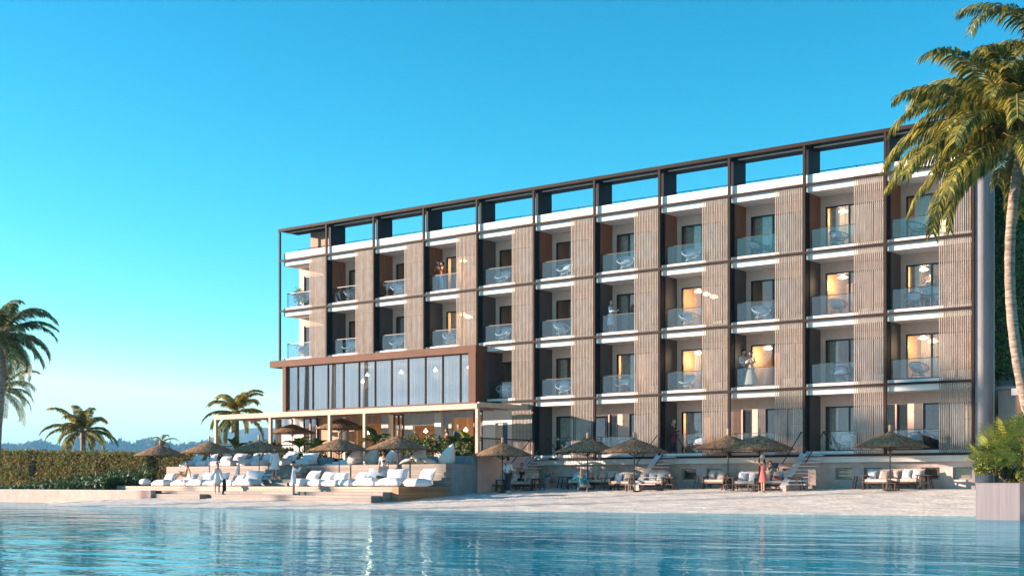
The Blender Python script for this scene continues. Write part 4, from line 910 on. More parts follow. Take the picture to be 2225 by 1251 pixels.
# ------------------------------------------------------------------ balcony chairs, lamps
def bulb(o, w):
    l = bpy.data.lights.new('bulb', 'POINT'); l.energy = w; l.color = (1, .72, .42); l.shadow_soft_size = .3; b = part('bulb', l, o, (0, 0, -.3))
def build_chairs():
    def chair(rm, cm, cname):
        C = thing('round_chair', 'x', 'chair', group='round wire lounge chairs on the balconies')
        tilt = Matrix.Rotation(.55, 4, 'X')   # faces -y, leaning back
        def T(p): return tilt @ V(p)+V((0, .0, .42))
        q = MB(); R = .42
        hoop = [T((R*cos(i*2*pi/22), R*sin(i*2*pi/22), .16)) for i in range(22)]; q.tube(hoop, .02, 6, closed=True)
        for k in range(18):
            a = k*2*pi/18; q.tube([T((R*cos(a), R*sin(a), .16)), T((R*.75*cos(a), R*.75*sin(a), -.02)), T((R*.3*cos(a), R*.3*sin(a), -.1)), T((0, 0, -.11))], .009, 4)
        part('basket', q.mesh('basket', [rm]), C)
        q = MB(); q.tube([(.26*cos(i*.4488), .22*sin(i*.4488), .2) for i in range(14)], .014, 5, closed=True); part('base_ring', q.mesh('base_ring', [rm]), C)
        for a in (.6, 2.5, 3.8, 5.6): q = MB(); q.tube([(.2*cos(a), .18*sin(a), .32), (.3*cos(a), .28*sin(a), 0)], .013, 5); part('leg', q.mesh('leg', [rm]), C)
        o = part('cushion', pillow(.5, .42, .16, cm, 2), C, (0, -.02, .42)); o.rotation_euler = (-.75, 0, 0)
        return C
    kinds = {'w': (chair('rattan', 'cush', ''), 'white'), 'b': (chair('ratb', 'cush', ''), 'brown'), 'd': (chair('ratd', 'cushg', ''), 'dark grey')}
    used = {}
    def put(f, b, k, dx=1.25, dy=.85, rz=0., z=None):
        src, cn = kinds[k]; p = V((XS[b]+dx, dy, ZB[f]+.205 if z is None else z))
        o = src if k not in used else dup(src, p); used[k] = 1; o.location = p; o.rotation_euler = (0, 0, rz); o.scale = (1.08,)*3
        o['label'] = 'round %s woven chair on %s balcony, %s bay from the left' % (cn, FLOORN[f], ORD[b])
    r = random.Random(8)
    for b in (1, 2, 4, 5, 6, 7): put(3, b, 'w', 1.2+.35*r.random(), .85, r.uniform(-.2, 1.1))
    put(3, 8, 'd', 1.0, .9, 1.2); put(3, 9, 'd', 1.35, .8, .8); put(3, 10, 'd', 1.15, .85, 1.)
    for b in (0, 1, 2, 3, 4, 5, 7, 8, 9): put(2, b, 'w' if b < 8 else ('w' if b == 8 else 'd'), 1.15+.35*r.random(), .85, r.uniform(0, 1.1))
    put(2, 10, 'd', 1.0, .9, .5)
    for b in (4, 5, 7, 9, 10): put(1, b, 'w' if b < 9 else 'd', 1.15+.3*r.random(), .85, r.uniform(0, .9))
    put(1, 6, 'b', 1.3, .85, .3)
    put(0, 5, 'b', 1.8, .9, .5); put(0, 6, 'b', 1.0, .9, -.4); put(0, 7, 'b', 1.75, .9, .2); put(0, 8, 'w', .9, .9, .3); put(0, 9, 'w', 1.75, .85, .4); put(0, 10, 'd', 1.1, .9, .5)
    # lamps inside
    G = 'pendant lamps inside the restaurant'; q = MB(); q.tube([(0, 0, .1), (0, 0, .75)], .008, 4, 1); q.lathe([(.03, .1), (.05, .02), (.14, -.06), (.12, -.13), (.04, -.16)], 10, 0)
    pm = q.mesh('pendant_lamp', ['glow', 'black'])
    for i, (px, py) in enumerate(((692, 813), (684, 828), (788, 826), (798, 812), (872, 806), (946, 801), (1019, 795))):
        p = atY(px, py, 2.2); o = part('pendant_lamp', pm, None, p); bulb(o, 9); tag(o, 'lit white pendant lamp behind the restaurant glass, %s from the left' % ORD[i], 'lamp', G)
    for px, py, rx, rz, l in ((646, 820, .42, 1.05, 'tall oval ring mirror behind the first restaurant panes'), (737, 831, .55, .65, 'round ring mirror behind the fourth restaurant pane')):
        p = atY(px, py, 2.6); q = MB(); q.tube([(rx*cos(i*pi/14), 0, rz*sin(i*pi/14)) for i in range(28)], .035, 6, closed=True); o = part('ring_mirror', q.mesh('ring_mirror', ['rib']), None, p); tag(o, l, 'mirror')
    for i, px in enumerate((800, 925, 1012)):
        p = atY(px, 930, 3.4); p.z = 3.55; o = part('pendant_lamp', pm, None, p); bulb(o, 30); tag(o, 'lit pendant lamp in the ground floor bar, %s from the left' % ORD[i], 'lamp', 'pendant lamps in the ground floor bar')
    q = MB(); q.tube([(0, 0, .12), (0, 0, .6)], .008, 4, 1); q.lathe([(.05, .12), (.2, .02), (.26, -.02), (.1, -.08)], 12, 0); rp = q.mesh('pendant_lamp', ['lamp', 'black'])
    for f, b, n in ((2, 3, 2), (1, 6, 1), (2, 7, 3), (1, 7, 1), (1, 8, 1), (1, 10, 2), (3, 3, 1), (2, 10, 1), (0, 7, 1), (3, 9, 1), (2, 9, 1)):
        for i in range(n):
            o = part('pendant_lamp', rp, None, (XS[b]+.75+.45*i, 2.7, ZB[f]+2.3-.18*i)); bulb(o, 24/n); tag(o, 'warm lit pendant lamp in the %s room behind the %s bay' % (FLOORN[f], ORD[b]), 'lamp', 'pendant lamps in the guest rooms')
    o = thing('table_lamp', 'cream shaded table lamp lit inside the rightmost top floor room', 'lamp', (41.75, 2.25, 11.41)); q = MB(); q.tube([(0, 0, 0), (0, 0, .55)], .02, 6); q.lathe([(.14, 0), (.14, .03), (.02, .05)], 10); part('stand', q.mesh('stand', ['wire']), o)
    q = MB(); q.lathe([(.34, .5), (.24, .98)], 18); part('lamp_shade', q.mesh('lamp_shade', ['shade'], True), o)
    o = bush('potted green plant on the top left corner balcony', (.55, .95, 11.7), .5, .4, 1.1, 600, .09, ['leaf1', 'leaf2', 'leaf3'], 12, 'plant', name='potted_plant'); q = MB(); q.lathe([(.14, -.29), (.2, 0)], 12); part('pot', q.mesh('pot', ['grey'], True), o)
# ------------------------------------------------------------------ people
def skin(verts, edges, rads, roots, lv=1):
    me = bpy.data.meshes.new('sk'); me.from_pydata([tuple(v) for v in verts], edges, [])
    o = bpy.data.objects.new('sk', me); COL.objects.link(o); sm = o.modifiers.new('k', 'SKIN'); sm.use_smooth_shade = True; sm.branch_smoothing = .5
    sv = me.skin_vertices[0].data
    for i, r in enumerate(rads):
        sv[i].radius = r if hasattr(r, '__len__') else (r, r); sv[i].use_root = i in roots
    s = o.modifiers.new('s', 'SUBSURF'); s.levels = lv; s.render_levels = lv
    dg = bpy.context.evaluated_depsgraph_get(); r = bpy.data.meshes.new_from_object(o.evaluated_get(dg))
    vs = [v.co.copy() for v in r.vertices]; fs = [tuple(p.vertices) for p in r.polygons]; bpy.data.objects.remove(o); bpy.data.meshes.remove(r); return vs, fs
def nrm(*a): return V(a).normalized()
def person(label, loc, rz, h=1.72, sp=(0, 0, 1), la=None, ra=None, ll=None, rl=None, yaw=0, pitch=0, sk='skinA', hair=('hbrown', 'short'), top=None, legs=None, skirt=None, shoes='cwhite', sit=None, hat=False, strap=False, female=False, robe=False):
    s = h/1.75; o = thing('person', label, 'person', loc, rz)
    D = V((0, 0, -1)); la = la or (nrm(.18, 0, -1), nrm(.08, -.2, -1)); ra = ra or (nrm(-.18, 0, -1), nrm(-.08, -.2, -1)); ll = ll or (nrm(.04, 0, -1), D); rl = rl or (nrm(-.04, 0, -1), D)
    la = [V(a).normalized() for a in la]; ra = [V(a).normalized() for a in ra]; ll = [V(a).normalized() for a in ll]; rl = [V(a).normalized() for a in rl]
    sp = V(sp).normalized(); k = .88 if female else 1.
    pel = V((0, 0, 0)); wa = pel+sp*.16; ch = pel+sp*.37; nk = pel+sp*.53; hb = nk+(sp+V((0, -.15, .5))).normalized()*.07; X = V((1, 0, 0))
    J = {'pel': pel, 'wa': wa, 'ch': ch, 'nk': nk, 'hb': hb}; hc = hb+V((0, -.025, .115))
    for n, sg, a, l in (('L', 1, la, ll), ('R', -1, ra, rl)):
        J['sh'+n] = pel+sp*.475+X*sg*.175*k; J['el'+n] = J['sh'+n]+a[0]*.29; J['wr'+n] = J['el'+n]+a[1]*.245; J['pa'+n] = J['wr'+n]+a[1]*.075
        J['hi'+n] = pel+V((sg*.088, 0, -.05)); J['kn'+n] = J['hi'+n]+l[0]*.42; J['an'+n] = J['kn'+n]+l[1]*.41
        fd = l[2] if len(l) > 2 else V((sg*.15, -1, 0)).normalized(); J['to'+n] = J['an'+n]+fd*.15+V((0, 0, -.045)); J['he'+n] = J['an'+n]-fd*.05+V((0, 0, -.04))
    zmin = min(min(J['to'+n].z, J['he'+n].z) for n in 'LR')-.035; off = V((0, 0, -zmin if sit is None else sit/s))
    for q in J: J[q] = (J[q]+off)*s
    hc = (hc+off)*s
    rad = {'pel': (.14*k, .1), 'wa': (.118*k, .088), 'ch': (.142*k, .1), 'nk': .056, 'hb': .053, 'sh': .062*k, 'el': .043*k, 'wr': .03, 'pa': (.042, .022), 'hi': .09, 'kn': .058, 'an': .04, 'to': .034, 'he': .036}
    R = lambda n, e=0: tuple((x+e)*s for x in (rad.get(n) or rad[n[:2]])) if hasattr(rad.get(n) or rad[n[:2]], '__len__') else ((rad.get(n) or rad[n[:2]])+e)*s
    def chain(names, edges, e=0, extra=None, ov=None):
        idx = {n: i for i, n in enumerate(names)}; return [J[n] for n in names], [(idx[a], idx[b]) for a, b in edges], [(ov[n] if ov and n in ov else R(n, e)) for n in names]
    names = ['pel', 'wa', 'ch', 'nk', 'hb']+[a+n for n in 'LR' for a in ('sh', 'el', 'wr', 'pa', 'hi', 'kn', 'an', 'to')]
    ed = [('pel', 'wa'), ('wa', 'ch'), ('ch', 'nk'), ('nk', 'hb')]
    for n in 'LR': ed += [('ch', 'sh'+n), ('sh'+n, 'el'+n), ('el'+n, 'wr'+n), ('wr'+n, 'pa'+n), ('pel', 'hi'+n), ('hi'+n, 'kn'+n), ('kn'+n, 'an'+n), ('an'+n, 'to'+n)]
    v, e, r = chain(names, ed); roots = {0}
    for n, a in (('L', la), ('R', ra)):
        d = a[1]; pa = J['pa'+n]; sd = d.cross(V((0, 1, .2))).normalized(); bend = sd.cross(d)*(-.35 if n == 'L' else .35)
        for f in range(5):
            b = len(v)
            if f == 4: p0 = J['wr'+n]+d*.03*s+sd*.02*s; ds = (d*.7+sd*.7).normalized(); L3 = (.03, .025)
            else: p0 = pa+sd*(.018-.012*f)*s; ds = d; L3 = ((.04, .03), (.045, .035), (.042, .032), (.033, .025))[f]
            p1 = p0+ds*L3[0]*s; p2 = p1+(ds+bend).normalized()*L3[1]*s; v += [p0, p1, p2]; e += [(b, b+1), (b+1, b+2)]; r += [.0095*s, .0085*s, .007*s]; roots.add(b)
    vs, fs = skin(v, e, r, roots)
    q = MB(); q.add(vs, fs, 0)
    # head with face
    N, K = 20, 16; rot = Matrix.Rotation(yaw, 3, 'Z') @ Matrix.Rotation(pitch, 3, 'X'); hv = []; hf = []; hm = []
    for i in range(K+1):
        a = pi*i/K; z = -cos(a)
        for j in range(N):
            t = 2*pi*j/N; x = sin(a)*cos(t); y = sin(a)*sin(t)
            front = max(0, -y); jaw = 1-.3*max(0, -z-.1)*(1 if y < .3 else .6)
            px = x*.076*jaw; py = y*.096*(1-.12*max(0, -z)*(y > 0)); pz = z*.118
            if front > .8 and abs(x) < .22: py -= .02*max(0, 1-abs(z+.12)/.28)*(1-abs(x)/.22)
            if front > .75 and .12 < z < .32 and abs(x) > .15: py += .007
            hv.append(hc+rot @ V((px, py, pz))*s)
    for i in range(K):
        for j in range(N):
            hf.append((i*N+j, i*N+(j+1) % N, (i+1)*N+(j+1) % N, (i+1)*N+j)); t = 2*pi*(j+.5)/N; a = pi*(i+.5)/K; x = sin(a)*cos(t); y = sin(a)*sin(t); z = -cos(a)
            m = 0
            if y < -.6 and .0 < z < .15 and .2 < abs(x) < .52: m = 1
            if y < -.6 and -.58 < z < -.42 and abs(x) < .28: m = 2
            hm.append(m)
    b0 = len(q.v); q.v += [tuple(p) for p in hv]; q.f += [tuple(i+b0 for i in f) for f in hf]; q.mi += hm
    for sg in (-1, 1): q.ball(tuple(hc+rot @ V((sg*.076, .01, -.0))*s), .012*s, .022*s, .03*s, 8, 6, 0)
    part('body', q.mesh('body', [sk, 'eye', 'lip'], True), o)
    # hair
    q = MB(); N, K = 18, 14; hid = {}
    def hp(i, j):
        a = pi*i/K; t = 2*pi*j/N; return hc+rot @ V((sin(a)*cos(t)*.085, sin(a)*sin(t)*.106+.008, -cos(a)*.124+.008))*s
    q.v = [tuple(hp(i, j)) for i in range(K+1) for j in range(N)]
    for i in range(K):
        for j in range(N):
            a = pi*(i+.5)/K; t = 2*pi*(j+.5)/N; y = sin(a)*sin(t); z = -cos(a)
            lim = .42 if y < -.2 else (-.0 if y < .35 else -.55)
            if z > lim: q.f.append((i*N+j, i*N+(j+1) % N, (i+1)*N+(j+1) % N, (i+1)*N+j)); q.mi.append(0)
    if hair[1] == 'long':
        B = hc+rot @ V((0, .06, .0))*s; vs, fs = skin([B, B+V((0, .035, -.12))*s, B+V((0, .05, -.24))*s, B+V((0, .045, -.36))*s], [(0, 1), (1, 2), (2, 3)], [(.088*s, .06*s), (.095*s, .05*s), (.09*s, .04*s), (.05*s, .025*s)], {0}); q.add(vs, fs)
    if hair[1] == 'bun': q.ball(tuple(hc+rot @ V((0, .1, .06))*s), .05*s, .05*s, .05*s)
    part('hair', q.mesh('hair', [hair[0]], True), o)
    if top:
        m, slv = top; nm = ['pel', 'wa', 'ch', 'nk']+['sh'+n for n in 'LR']; ee = [('pel', 'wa'), ('wa', 'ch'), ('ch', 'nk'), ('ch', 'shL'), ('ch', 'shR')]
        if slv >= 1: nm += ['elL', 'elR']; ee += [('shL', 'elL'), ('shR', 'elR')]
        if slv >= 2: nm += ['wrL', 'wrR']; ee += [('elL', 'wrL'), ('elR', 'wrR')]
        JJ = dict(J); 
        v, e, r = chain(nm, ee, .02+(.012 if robe else 0)); 
        for i, n in enumerate(nm):
            if n == 'nk': v[i] = J['ch'].lerp(J['nk'], .75); r[i] = (.075*s, .065*s)
            if slv == 1 and n[:2] == 'el': v[i] = J['sh'+n[2]].lerp(J[n], .8)
            if robe and n[:2] in ('el', 'wr'): r[i] = .075*s
        vs, fs = skin(v, e, r, {0}); q = MB(); q.add(vs, fs); part('top', q.mesh('top', [m], True), o)
    if legs:
        m, ln = legs; nm = ['pel', 'hiL', 'knL', 'hiR', 'knR']+(['anL', 'anR'] if ln > 1 else []); ee = [('pel', 'hiL'), ('hiL', 'knL'), ('pel', 'hiR'), ('hiR', 'knR')]+([('knL', 'anL'), ('knR', 'anR')] if ln > 1 else [])
        v, e, r = chain(nm, ee, .018); vs, fs = skin(v, e, r, {0}); q = MB(); q.add(vs, fs); part('trousers', q.mesh('trousers', [m], True), o)
    if skirt:
        m, frac, hemr = skirt; q = MB(); N = 20; rows = 7; mid = (J['knL']+J['knR'])/2; end = J['pel'].lerp(mid, frac); st = J['wa']; spread = (J['knL']-J['knR']).length/2*frac
        ax = (end-st).normalized(); sx = V((1, 0, 0)); sx = (sx-ax*sx.dot(ax)).normalized(); sy = ax.cross(sx)
        for i in range(rows+1):
            t = i/rows; c = st.lerp(end, t); rx = (.13*k+(hemr-.13*k)*t**.7)*s+spread*t*.6; ry = (.1+(hemr*.85-.1)*t**.7)*s
            for j in range(N): a = 2*pi*j/N; f = 1+.06*t*sin(a*6+1); q.v.append(tuple(c+sx*cos(a)*rx*f+sy*sin(a)*ry*f))
        for i in range(rows):
            for j in range(N): q.f.append((i*N+j, i*N+(j+1) % N, (i+1)*N+(j+1) % N, (i+1)*N+j)); q.mi.append(0)
        part('skirt', q.mesh('skirt', [m], True), o)
    if shoes:
        q = MB()
        for n in 'LR':
            vs, fs = skin([J['he'+n], J['an'+n].lerp(J['to'+n], .5)+V((0, 0, -.01))*s, J['to'+n]+(J['to'+n]-J['he'+n]).normalized()*.03*s], [(0, 1), (1, 2)], [.045*s, .046*s, .036*s], {0}); q.add(vs, fs)
        part('shoes', q.mesh('shoes', [shoes], True), o)
    if hat:
        q = MB(); c = hc+rot @ V((0, 0, .075))*s; q.lathe([(.19, -.05), (.185, -.035), (.1, .0), (.095, .07), (.06, .1), (.01, .105)], 18, 0, tuple(c)); part('sun_hat', q.mesh('sun_hat', ['cstraw'], True), o)
    if strap:
        q = MB(); q.bar(J['shL']+V((0, -.07, .05))*s, J['pel']+V((-.17, -.06, .05))*s, .03*s); q.bar(J['shL']+V((0, .07, .05))*s, J['pel']+V((-.17, .06, .05))*s, .03*s); part('strap', q.mesh('strap', ['cblack']), o)
    bpy.context.view_layer.update()
    W = Matrix.Translation(V(loc)) @ Matrix.Rotation(rz, 4, 'Z'); return {n: W @ p for n, p in J.items()}, W
FC = -TH*0+TH      # rotation that makes a figure face the camera
def slab_item(name, label, cat, p, dims, m, rot=(0, 0, 0)):
    a, b, c = dims; o = part(name, bx(name, [m], -a/2, a/2, -b/2, b/2, -c/2, c/2), None, p); o.rotation_euler = rot; return tag(o, label, cat)
def build_people():
    DN = nrm(0, 0, -1)
    # beach ------------------------------------------------
    J, W = person('waiter in white shirt and dark trousers carrying a tray on the sand', atB(1104, 1070), TH+2.5, 1.8, ra=(nrm(-.25, 0, -1), nrm(-.3, -1, .05)), la=(nrm(.2, .1, -1), nrm(0, -.8, -.3)), ll=(nrm(.08, -.12, -1), DN), rl=(nrm(-.12, .25, -1), nrm(0, .2, -1)), hair=('hbrown', 'short'), top=('cwhite', 2), legs=('ctrouser', 2), shoes='cwhite', strap=True, sk='skinB')
    q = MB(); q.lathe([(.02, 0), (.19, .005), (.2, .03)], 16); o = part('tray', q.mesh('tray', ['teak'], True), None, J['paR']+V((-.04, 0, .035))); tag(o, 'round dark tray carried by the waiter', 'tray')
    p = atB(1127, 1064); p.y += .28
    person('person in black sitting on the sofa behind the waiter', p, .5, 1.7, sit=.62, sp=(0, -.1, 1), ll=(nrm(.12, -1, -.05), DN), rl=(nrm(-.12, -1, -.05), nrm(.2, 0, -1)), la=(nrm(.2, -.4, -1), nrm(-.3, -1, -.3)), ra=(nrm(-.2, -.4, -1), nrm(.3, -1, -.3)), hair=('hbrown', 'short'), top=('cblack', 0), legs=('cblack', 2), shoes='cblack')
    person('boy in a teal top standing by the pink basement wall', atB(1190, 1060), TH+.5, .98, hair=('hblack', 'short'), top=('cteal', 2), legs=('clight', 2), la=(nrm(.2, -.2, -1), nrm(.4, -.6, -.6)), shoes='cwhite')
    person('girl in pink crouching beside the boy in teal', atB(1202, 1060), TH-.3, 1.12, sit=.3, sp=(0, -.25, 1), ll=(nrm(.2, -1, .25), nrm(0, .45, -1)), rl=(nrm(-.2, -1, .2), nrm(0, .45, -1)), la=(nrm(.1, -.7, -.6), nrm(.0, -.9, -.3)), ra=(nrm(-.1, -.7, -.6), nrm(.1, -.9, -.3)), hair=('hbrown', 'bun'), top=('cpink', 2), skirt=('cpink', .95, .2), shoes='cwhite', female=True)
    J, W = person('blonde woman in a teal dress squatting with her back to the water', atB(1263, 1068), TH+2.9, 1.7, sit=.36, sp=(0, -.12, 1), ll=(nrm(.35, -1, .12), nrm(-.05, .55, -1)), rl=(nrm(-.4, -.9, .05), nrm(0, .5, -1)), la=(nrm(.9, -.15, -.7), nrm(.9, -.2, -.5)), ra=(nrm(-.5, -.1, -1), nrm(-.3, -.5, -.9)), hair=('hblond', 'long'), top=('cteal', 2), skirt=('cteal', .75, .2), shoes='cbeige', female=True, sk='skinB')
    J, W = person('woman in a coral dress and straw hat holding up a phone on the sand', atB(1658, 1070), TH-1.25, 1.64, la=(nrm(.1, -.7, -.25), nrm(-.1, -.5, 1)), ra=(nrm(-.1, -.75, -.25), nrm(.1, -.5, 1)), hair=('hblack', 'long'), top=('ccoral', 0), skirt=('ccoral', .93, .2), shoes='clight', hat=True, strap=True, female=True)
    slab_item('phone', 'small phone raised by the woman in the sun hat', 'phone', (J['paL']+J['paR'])/2+V((-.03, 0, .1)), (.15, .02, .08), 'cblack', (0, 0, TH-1.25))
    q = MB(); q.box(-.15, .15, -.05, .05, -.11, .11); o = part('handbag', sub(q.mesh('handbag', ['cblack']), 2), None, W @ V((-.24, .02, .8)), TH-1.25+1.57); o.scale = (1.25,)*3; tag(o, 'black crossbody bag hanging at the hip of the woman in coral', 'bag')
    p = atB(1672, 1064); p.y += .35
    J, W = person('person in red trousers stretched out reading on the long sofa', p+V((.0, 0, 0)), 1.1, 1.72, sit=.62, sp=(0, .45, 1), ll=(nrm(.06, -1, -.02), nrm(0, -1, -.12), nrm(0, -.3, 1)), rl=(nrm(-.06, -1, .08), nrm(0, -1, -.2), nrm(0, -.3, 1)), la=(nrm(.1, -.6, -.7), nrm(-.1, -.7, .6)), ra=(nrm(-.1, -.6, -.7), nrm(.1, -.7, .6)), hair=('hbrown', 'short'), top=('cbeige', 2), legs=('cred', 2), shoes='cteal')
    q = MB(); 
    for sg in (-1, 1): q.add([(0, 0, 0), (0, 0, .26), (sg*.19, .06, .26), (sg*.19, .06, 0), (0, .012, 0), (0, .012, .26), (sg*.19, .072, .26), (sg*.19, .072, 0)], [(0, 1, 2, 3), (7, 6, 5, 4), (0, 4, 5, 1), (1, 5, 6, 2), (2, 6, 7, 3), (3, 7, 4, 0)])
    o = part('magazine', q.mesh('magazine', ['cblue']), None, (J['paL']+J['paR'])/2, 1.1); tag(o, 'open magazine held by the person lying on the sofa', 'magazine')
    # deck --------------------------------------------------
    def dk(px, y, z): p = atY(px, 1000, y); return V((p.x, p.y, z))
    J, W = person('woman in a short white robe with a black board standing on the deck step', dk(472, -11.35, -.29), TH+.45, 1.63, ra=(nrm(-.3, -.1, -1), nrm(.5, -.6, 1)), la=(nrm(.3, 0, -1), nrm(.35, -.3, -1)), rl=(nrm(-.05, .1, -1), nrm(0, .15, -1)), hair=('hblack', 'bun'), top=('cwhite', 2), skirt=('cwhite', .7, .19), female=True, robe=True)
    q = MB(); n = 10; vs = []
    for i in range(n+1):
        t = i/n; w = .1*min(1, sin(pi*min(.97, max(.03, t)))*2.2)**.6; y = .05*(abs(2*t-1))**4; vs += [(-w, y, t*.82), (w, y, t*.82), (-w, y+.02, t*.82), (w, y+.02, t*.82)]
    fs = []
    for i in range(n): a = 4*i; b = a+4; fs += [(a, a+1, b+1, b), (a+3, a+2, b+2, b+3), (a, b, b+2, a+2), (a+1, a+3, b+3, b+1)]
    fs += [(0, 2, 3, 1), (4*n, 4*n+1, 4*n+3, 4*n+2)]; q.add(vs, fs); o = part('skateboard', q.mesh('skateboard', ['cblack']), None, V((J['paL'].x+.1, J['paL'].y-.02, -.29)), TH+.3); tag(o, 'black board held upright by the robed woman on the step', 'skateboard')
    J, W = person('woman in a white robe walking down the deck stairs', dk(597, -8.2, .5), TH+.05, 1.72, ll=(nrm(.02, -.22, -1), nrm(0, .05, -1)), rl=(nrm(-.02, .18, -1), nrm(0, .3, -1)), hair=('hbrown', 'long'), top=('cwhite', 2), skirt=('cwhite', .85, .21), shoes=None, female=True, robe=True, sk='skinA')
    J, W = person('woman in a white robe with hair up photographing from the deck step', dk(638, -11.4, -.3), TH+1.75, 1.68, la=(nrm(.1, -.7, -.6), nrm(-.2, -.6, .9)), ra=(nrm(-.15, -.75, -.5), nrm(.2, -.6, .9)), ll=(nrm(.1, -.05, -1), DN), rl=(nrm(-.1, .05, -1), DN), hair=('hblack', 'bun'), top=('cwhite', 2), skirt=('cwhite', .8, .2), shoes='cteal', female=True, robe=True)
    slab_item('camera', 'small camera held to the face by the robed woman', 'camera', (J['paL']+J['paR'])/2+V((0, 0, .06)), (.12, .07, .08), 'cblack', (0, 0, TH+1.75))
    person('man in white vest standing behind the cross legged man', dk(833, -6.75, 1.285-.52), TH-.55, 1.78, la=(nrm(.25, 0, -1), nrm(0, -.2, -1)), yaw=-.5, hair=('hblack', 'short'), top=('cwhite', 0), legs=('cwhite', 2)) if False else person('man in white vest standing behind the cross legged man', dk(834, -7.45, .125), TH-.3, 1.86, yaw=-.6, hair=('hblack', 'short'), top=('cwhite', 1), legs=('cwhite', 2), sk='skinA')
    person('man in pale sweater sitting cross legged among the white bags', dk(832, -8.7, .3), TH+.3, 1.74, sit=.36, sp=(0, -.22, 1), pitch=.5, ll=(nrm(.8, -.75, .05), nrm(-.95, -.3, -.12), nrm(-.7, -.7, 0)), rl=(nrm(-.8, -.75, .05), nrm(.95, -.4, -.1), nrm(.7, -.7, 0)), la=(nrm(.3, -.35, -1), nrm(-.5, -.9, -.1)), ra=(nrm(-.3, -.2, -1), nrm(-.1, -.7, .7)), hair=('hblack', 'short'), top=('cbeige', 2), legs=('cgreen', 2), shoes='cred', sk='skinB')
    person('woman with long dark hair in a yellow bikini sitting on a white bag', dk(403, -9.55, .3), TH-1.0, 1.68, sit=.42, sp=(0, .2, 1), yaw=.8, ll=(nrm(.1, -.8, .55), nrm(0, -.55, -.8)), rl=(nrm(-.1, -.85, .4), nrm(0, -.6, -.75)), la=(nrm(.35, .45, -1), nrm(.05, .1, -1)), ra=(nrm(-.3, -.3, -.8), nrm(.2, -.9, .1)), hair=('hblack', 'long'), legs=('cyellow', 0) if False else None, top=None, skirt=('cyellow', .12, .13), shoes=None, female=True)
    o = bpy.data.objects['person']
    # terrace couple
    p = atY(971, 970, -2.9); p.z = 1.61; person('woman with auburn hair in a dark red dress on the terrace', p, TH-.9, 1.62, hair=('hauburn', 'long'), top=('cred', 2), skirt=('cred', 1.5, .24), female=True, sk='skinB', shoes='cblack')
    p = atY(996, 970, -2.9); p.z = 1.61; person('grey haired man in blue jacket beside the auburn woman on the terrace', p, TH+.3, 1.84, hair=('hgrey', 'short'), top=('cblue', 2), legs=('ctrouser', 2), sk='skinB', yaw=.3, shoes='cblack')
    # balconies
    def bp(f, px, y): p = atY(px, 700, y); return V((p.x, y, ZB[f]+.205))
    person('bearded man in orange on a top floor balcony holding his partner', bp(3, 953, .8), TH-.6, 1.84, ra=(nrm(-.2, -.4, -1), nrm(.7, -.7, .2)), la=(nrm(.3, -.5, -.8), nrm(.3, -.8, .3)), hair=('hbrown', 'short'), top=('corange', 2), legs=('cjean', 2), sk='skinB', yaw=-.5)
    person('dark haired woman in orange leaning against the bearded man', bp(3, 961.5, .55), TH-.9, 1.68, la=(nrm(.2, -.5, -.8), nrm(-.3, -.8, .5)), hair=('hblack', 'bun'), top=('corange', 2), legs=('cjean', 2), female=True, yaw=-.4)
    J, W = person('blonde woman in white dress with a cup on the second floor balcony', bp(2, 1327, .62), TH+.9, 1.7, ra=(nrm(-.15, -.2, -1), nrm(.1, -1, .1)), la=(nrm(.15, -.2, -1), nrm(-.1, -1, .2)), yaw=-.7, hair=('hblond', 'long'), top=('cwhite', 2), skirt=('cwhite', 1.1, .2), shoes='cwhite', female=True, sk='skinB')
    q = MB(); q.lathe([(.03, -.05), (.04, .05)], 10); o = part('cup', q.mesh('cup', ['cwhite']), None, J['paL']+V((0, 0, .03))); tag(o, 'white cup held by the blonde woman on the balcony', 'cup')
    J, W = person('man in white sweater holding a mug on the first floor balcony', bp(1, 1615, .7), TH+.55, 1.84, ra=(nrm(-.2, -.1, -1), nrm(.3, -.9, .1)), la=(nrm(.3, -.2, -1), nrm(.4, -.7, .1)), yaw=.4, hair=('hblack', 'short'), top=('cwhite', 2), legs=('cjean', 2), sk='skinB')
    q = MB(); q.lathe([(.035, -.05), (.045, .05)], 10); o = part('mug', q.mesh('mug', ['grey']), None, J['paR']+V((0, -.02, .03))); tag(o, 'mug held by the man in the white sweater', 'cup')
    person('woman wrapped in a pale blanket beside the man in the white sweater', bp(1, 1631, .6), TH-.4, 1.72, la=(nrm(.1, -.5, -.8), nrm(-.6, -.6, .5)), ra=(nrm(-.1, -.5, -.8), nrm(.6, -.6, .5)), yaw=-.5, hair=('hbrown', 'bun'), top=('cbeige', 2), skirt=('cbeige', 1.75, .27), legs=('cjean', 2), female=True, robe=True, sk='skinB')
    person('woman with pale curly hair in a maroon dress on the ground floor terrace', bp(0, 1463, .75), TH+1.0, 1.72, ra=(nrm(-.15, -.1, -1), nrm(.1, -.9, .2)), la=(nrm(.15, -.2, -1), nrm(-.2, -.9, .2)), hair=('hblond', 'long'), top=('cmaroon', 2), skirt=('cmaroon', .85, .2), legs=('ctrouser', 2), female=True, sk='skinB', shoes='cblack')
    for px, l, hh, m, hr in ((2008, 'woman in blue standing inside the second floor room at far right', 1.6, 'cblue', 'bun'), (2023, 'man in blue standing inside the second floor room at far right', 1.84, 'cjean', 'short')):
        p = atY(px, 620, 2.6 if px == 2008 else 2.9); person(l, V((p.x, p.y, ZB[2]+.215)), TH, hh, hair=('hbrown', hr), top=(m, 2), legs=('ctrouser', 2), female=px == 2008)
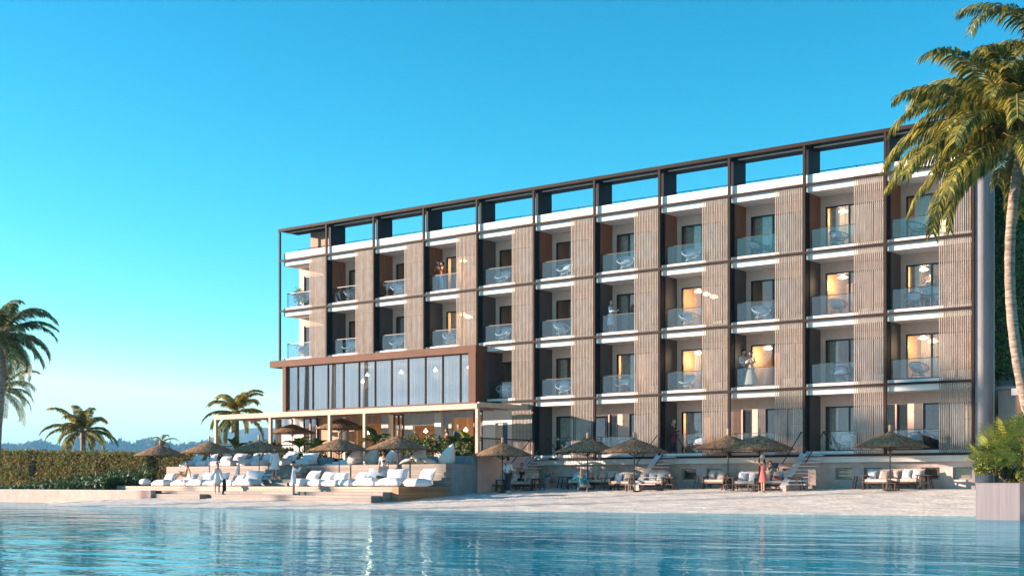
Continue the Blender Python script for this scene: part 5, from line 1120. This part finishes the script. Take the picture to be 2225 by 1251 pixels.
# ------------------------------------------------------------------ light, camera
def build_haze():
    m = bpy.data.materials.new('haze_air'); m.use_nodes = True; nt = m.node_tree; nt.nodes.remove(nt.nodes['Principled BSDF'])
    v = nt.nodes.new('ShaderNodeVolumePrincipled'); v.inputs['Color'].default_value = (.25, .65, 1, 1); v.inputs['Density'].default_value = .00013; v.inputs['Anisotropy'].default_value = .2
    nt.links.new(v.outputs[0], nt.nodes['Material Output'].inputs['Volume'])
    setting('haze', bx('haze', [m], -6600, 900, -650, 6600, -4.2, 215), 'stuff')
def build_light():
    AZ = radians(56); sd = V((-sin(AZ), -cos(AZ), 0)); el = radians(11.)
    w = bpy.data.worlds.new('World'); scene.world = w; w.use_nodes = True; nt = w.node_tree; n = nt.nodes; L = nt.links
    sky = n.new('ShaderNodeTexSky'); sky.sky_type = 'NISHITA'; sky.sun_disc = False; sky.sun_elevation = el; sky.sun_rotation = atan2(sd.x, sd.y)
    sky.air_density = 1.; sky.dust_density = 0.; sky.ozone_density = 4.
    bg = n['Background']; bg.inputs['Strength'].default_value = .1
    sc_ = n.new('ShaderNodeSeparateColor'); cc = n.new('ShaderNodeCombineColor'); L.new(sky.outputs['Color'], sc_.inputs['Color'])
    for i, (g, k) in enumerate(((3.1, .06), (1.4, .198), (1.36, .158))):      # colour grade of the whole sky
        p = n.new('ShaderNodeMath'); p.operation = 'POWER'; p.inputs[1].default_value = g; L.new(sc_.outputs[i], p.inputs[0])
        q = n.new('ShaderNodeMath'); q.operation = 'MULTIPLY'; q.inputs[1].default_value = k*10/2**1.7; L.new(p.outputs[0], q.inputs[0])
        u = n.new('ShaderNodeMath'); u.operation = 'MINIMUM'; u.inputs[1].default_value = (9, 12, 14)[i]/2**1.7; L.new(q.outputs[0], u.inputs[0]); L.new(u.outputs[0], cc.inputs[i])
    L.new(cc.outputs['Color'], bg.inputs['Color'])
    s = bpy.data.lights.new('sun', 'SUN'); s.energy = 3.7; s.angle = radians(.5); s.color = (1., .76, .6)
    o = bpy.data.objects.new('sun', s); COL.objects.link(o); d = -V((sd.x*cos(el), sd.y*cos(el), sin(el))); o.rotation_euler = d.to_track_quat('-Z', 'Y').to_euler()
    c = bpy.data.cameras.new('camera'); o = bpy.data.objects.new('camera', c); COL.objects.link(o); o.location = CAM; o.rotation_euler = (pi/2, 0, TH)
    c.sensor_width = 36; c.sensor_fit = 'HORIZONTAL'; c.lens = FPX/2225*36; c.shift_y = (HZ-625.5)/2225; c.clip_end = 20000; c.clip_start = .5
    scene.camera = o
    vs = scene.view_settings; vs.view_transform = 'Standard'; vs.look = 'None'; vs.exposure = 2.0; vs.gamma = 1
build_setting(); H = build_hotel(); frames(); build_plants(); build_terrace(); build_umbrellas(); build_soft(); build_sofas(); build_chairs(); build_people(); build_haze(); build_light()
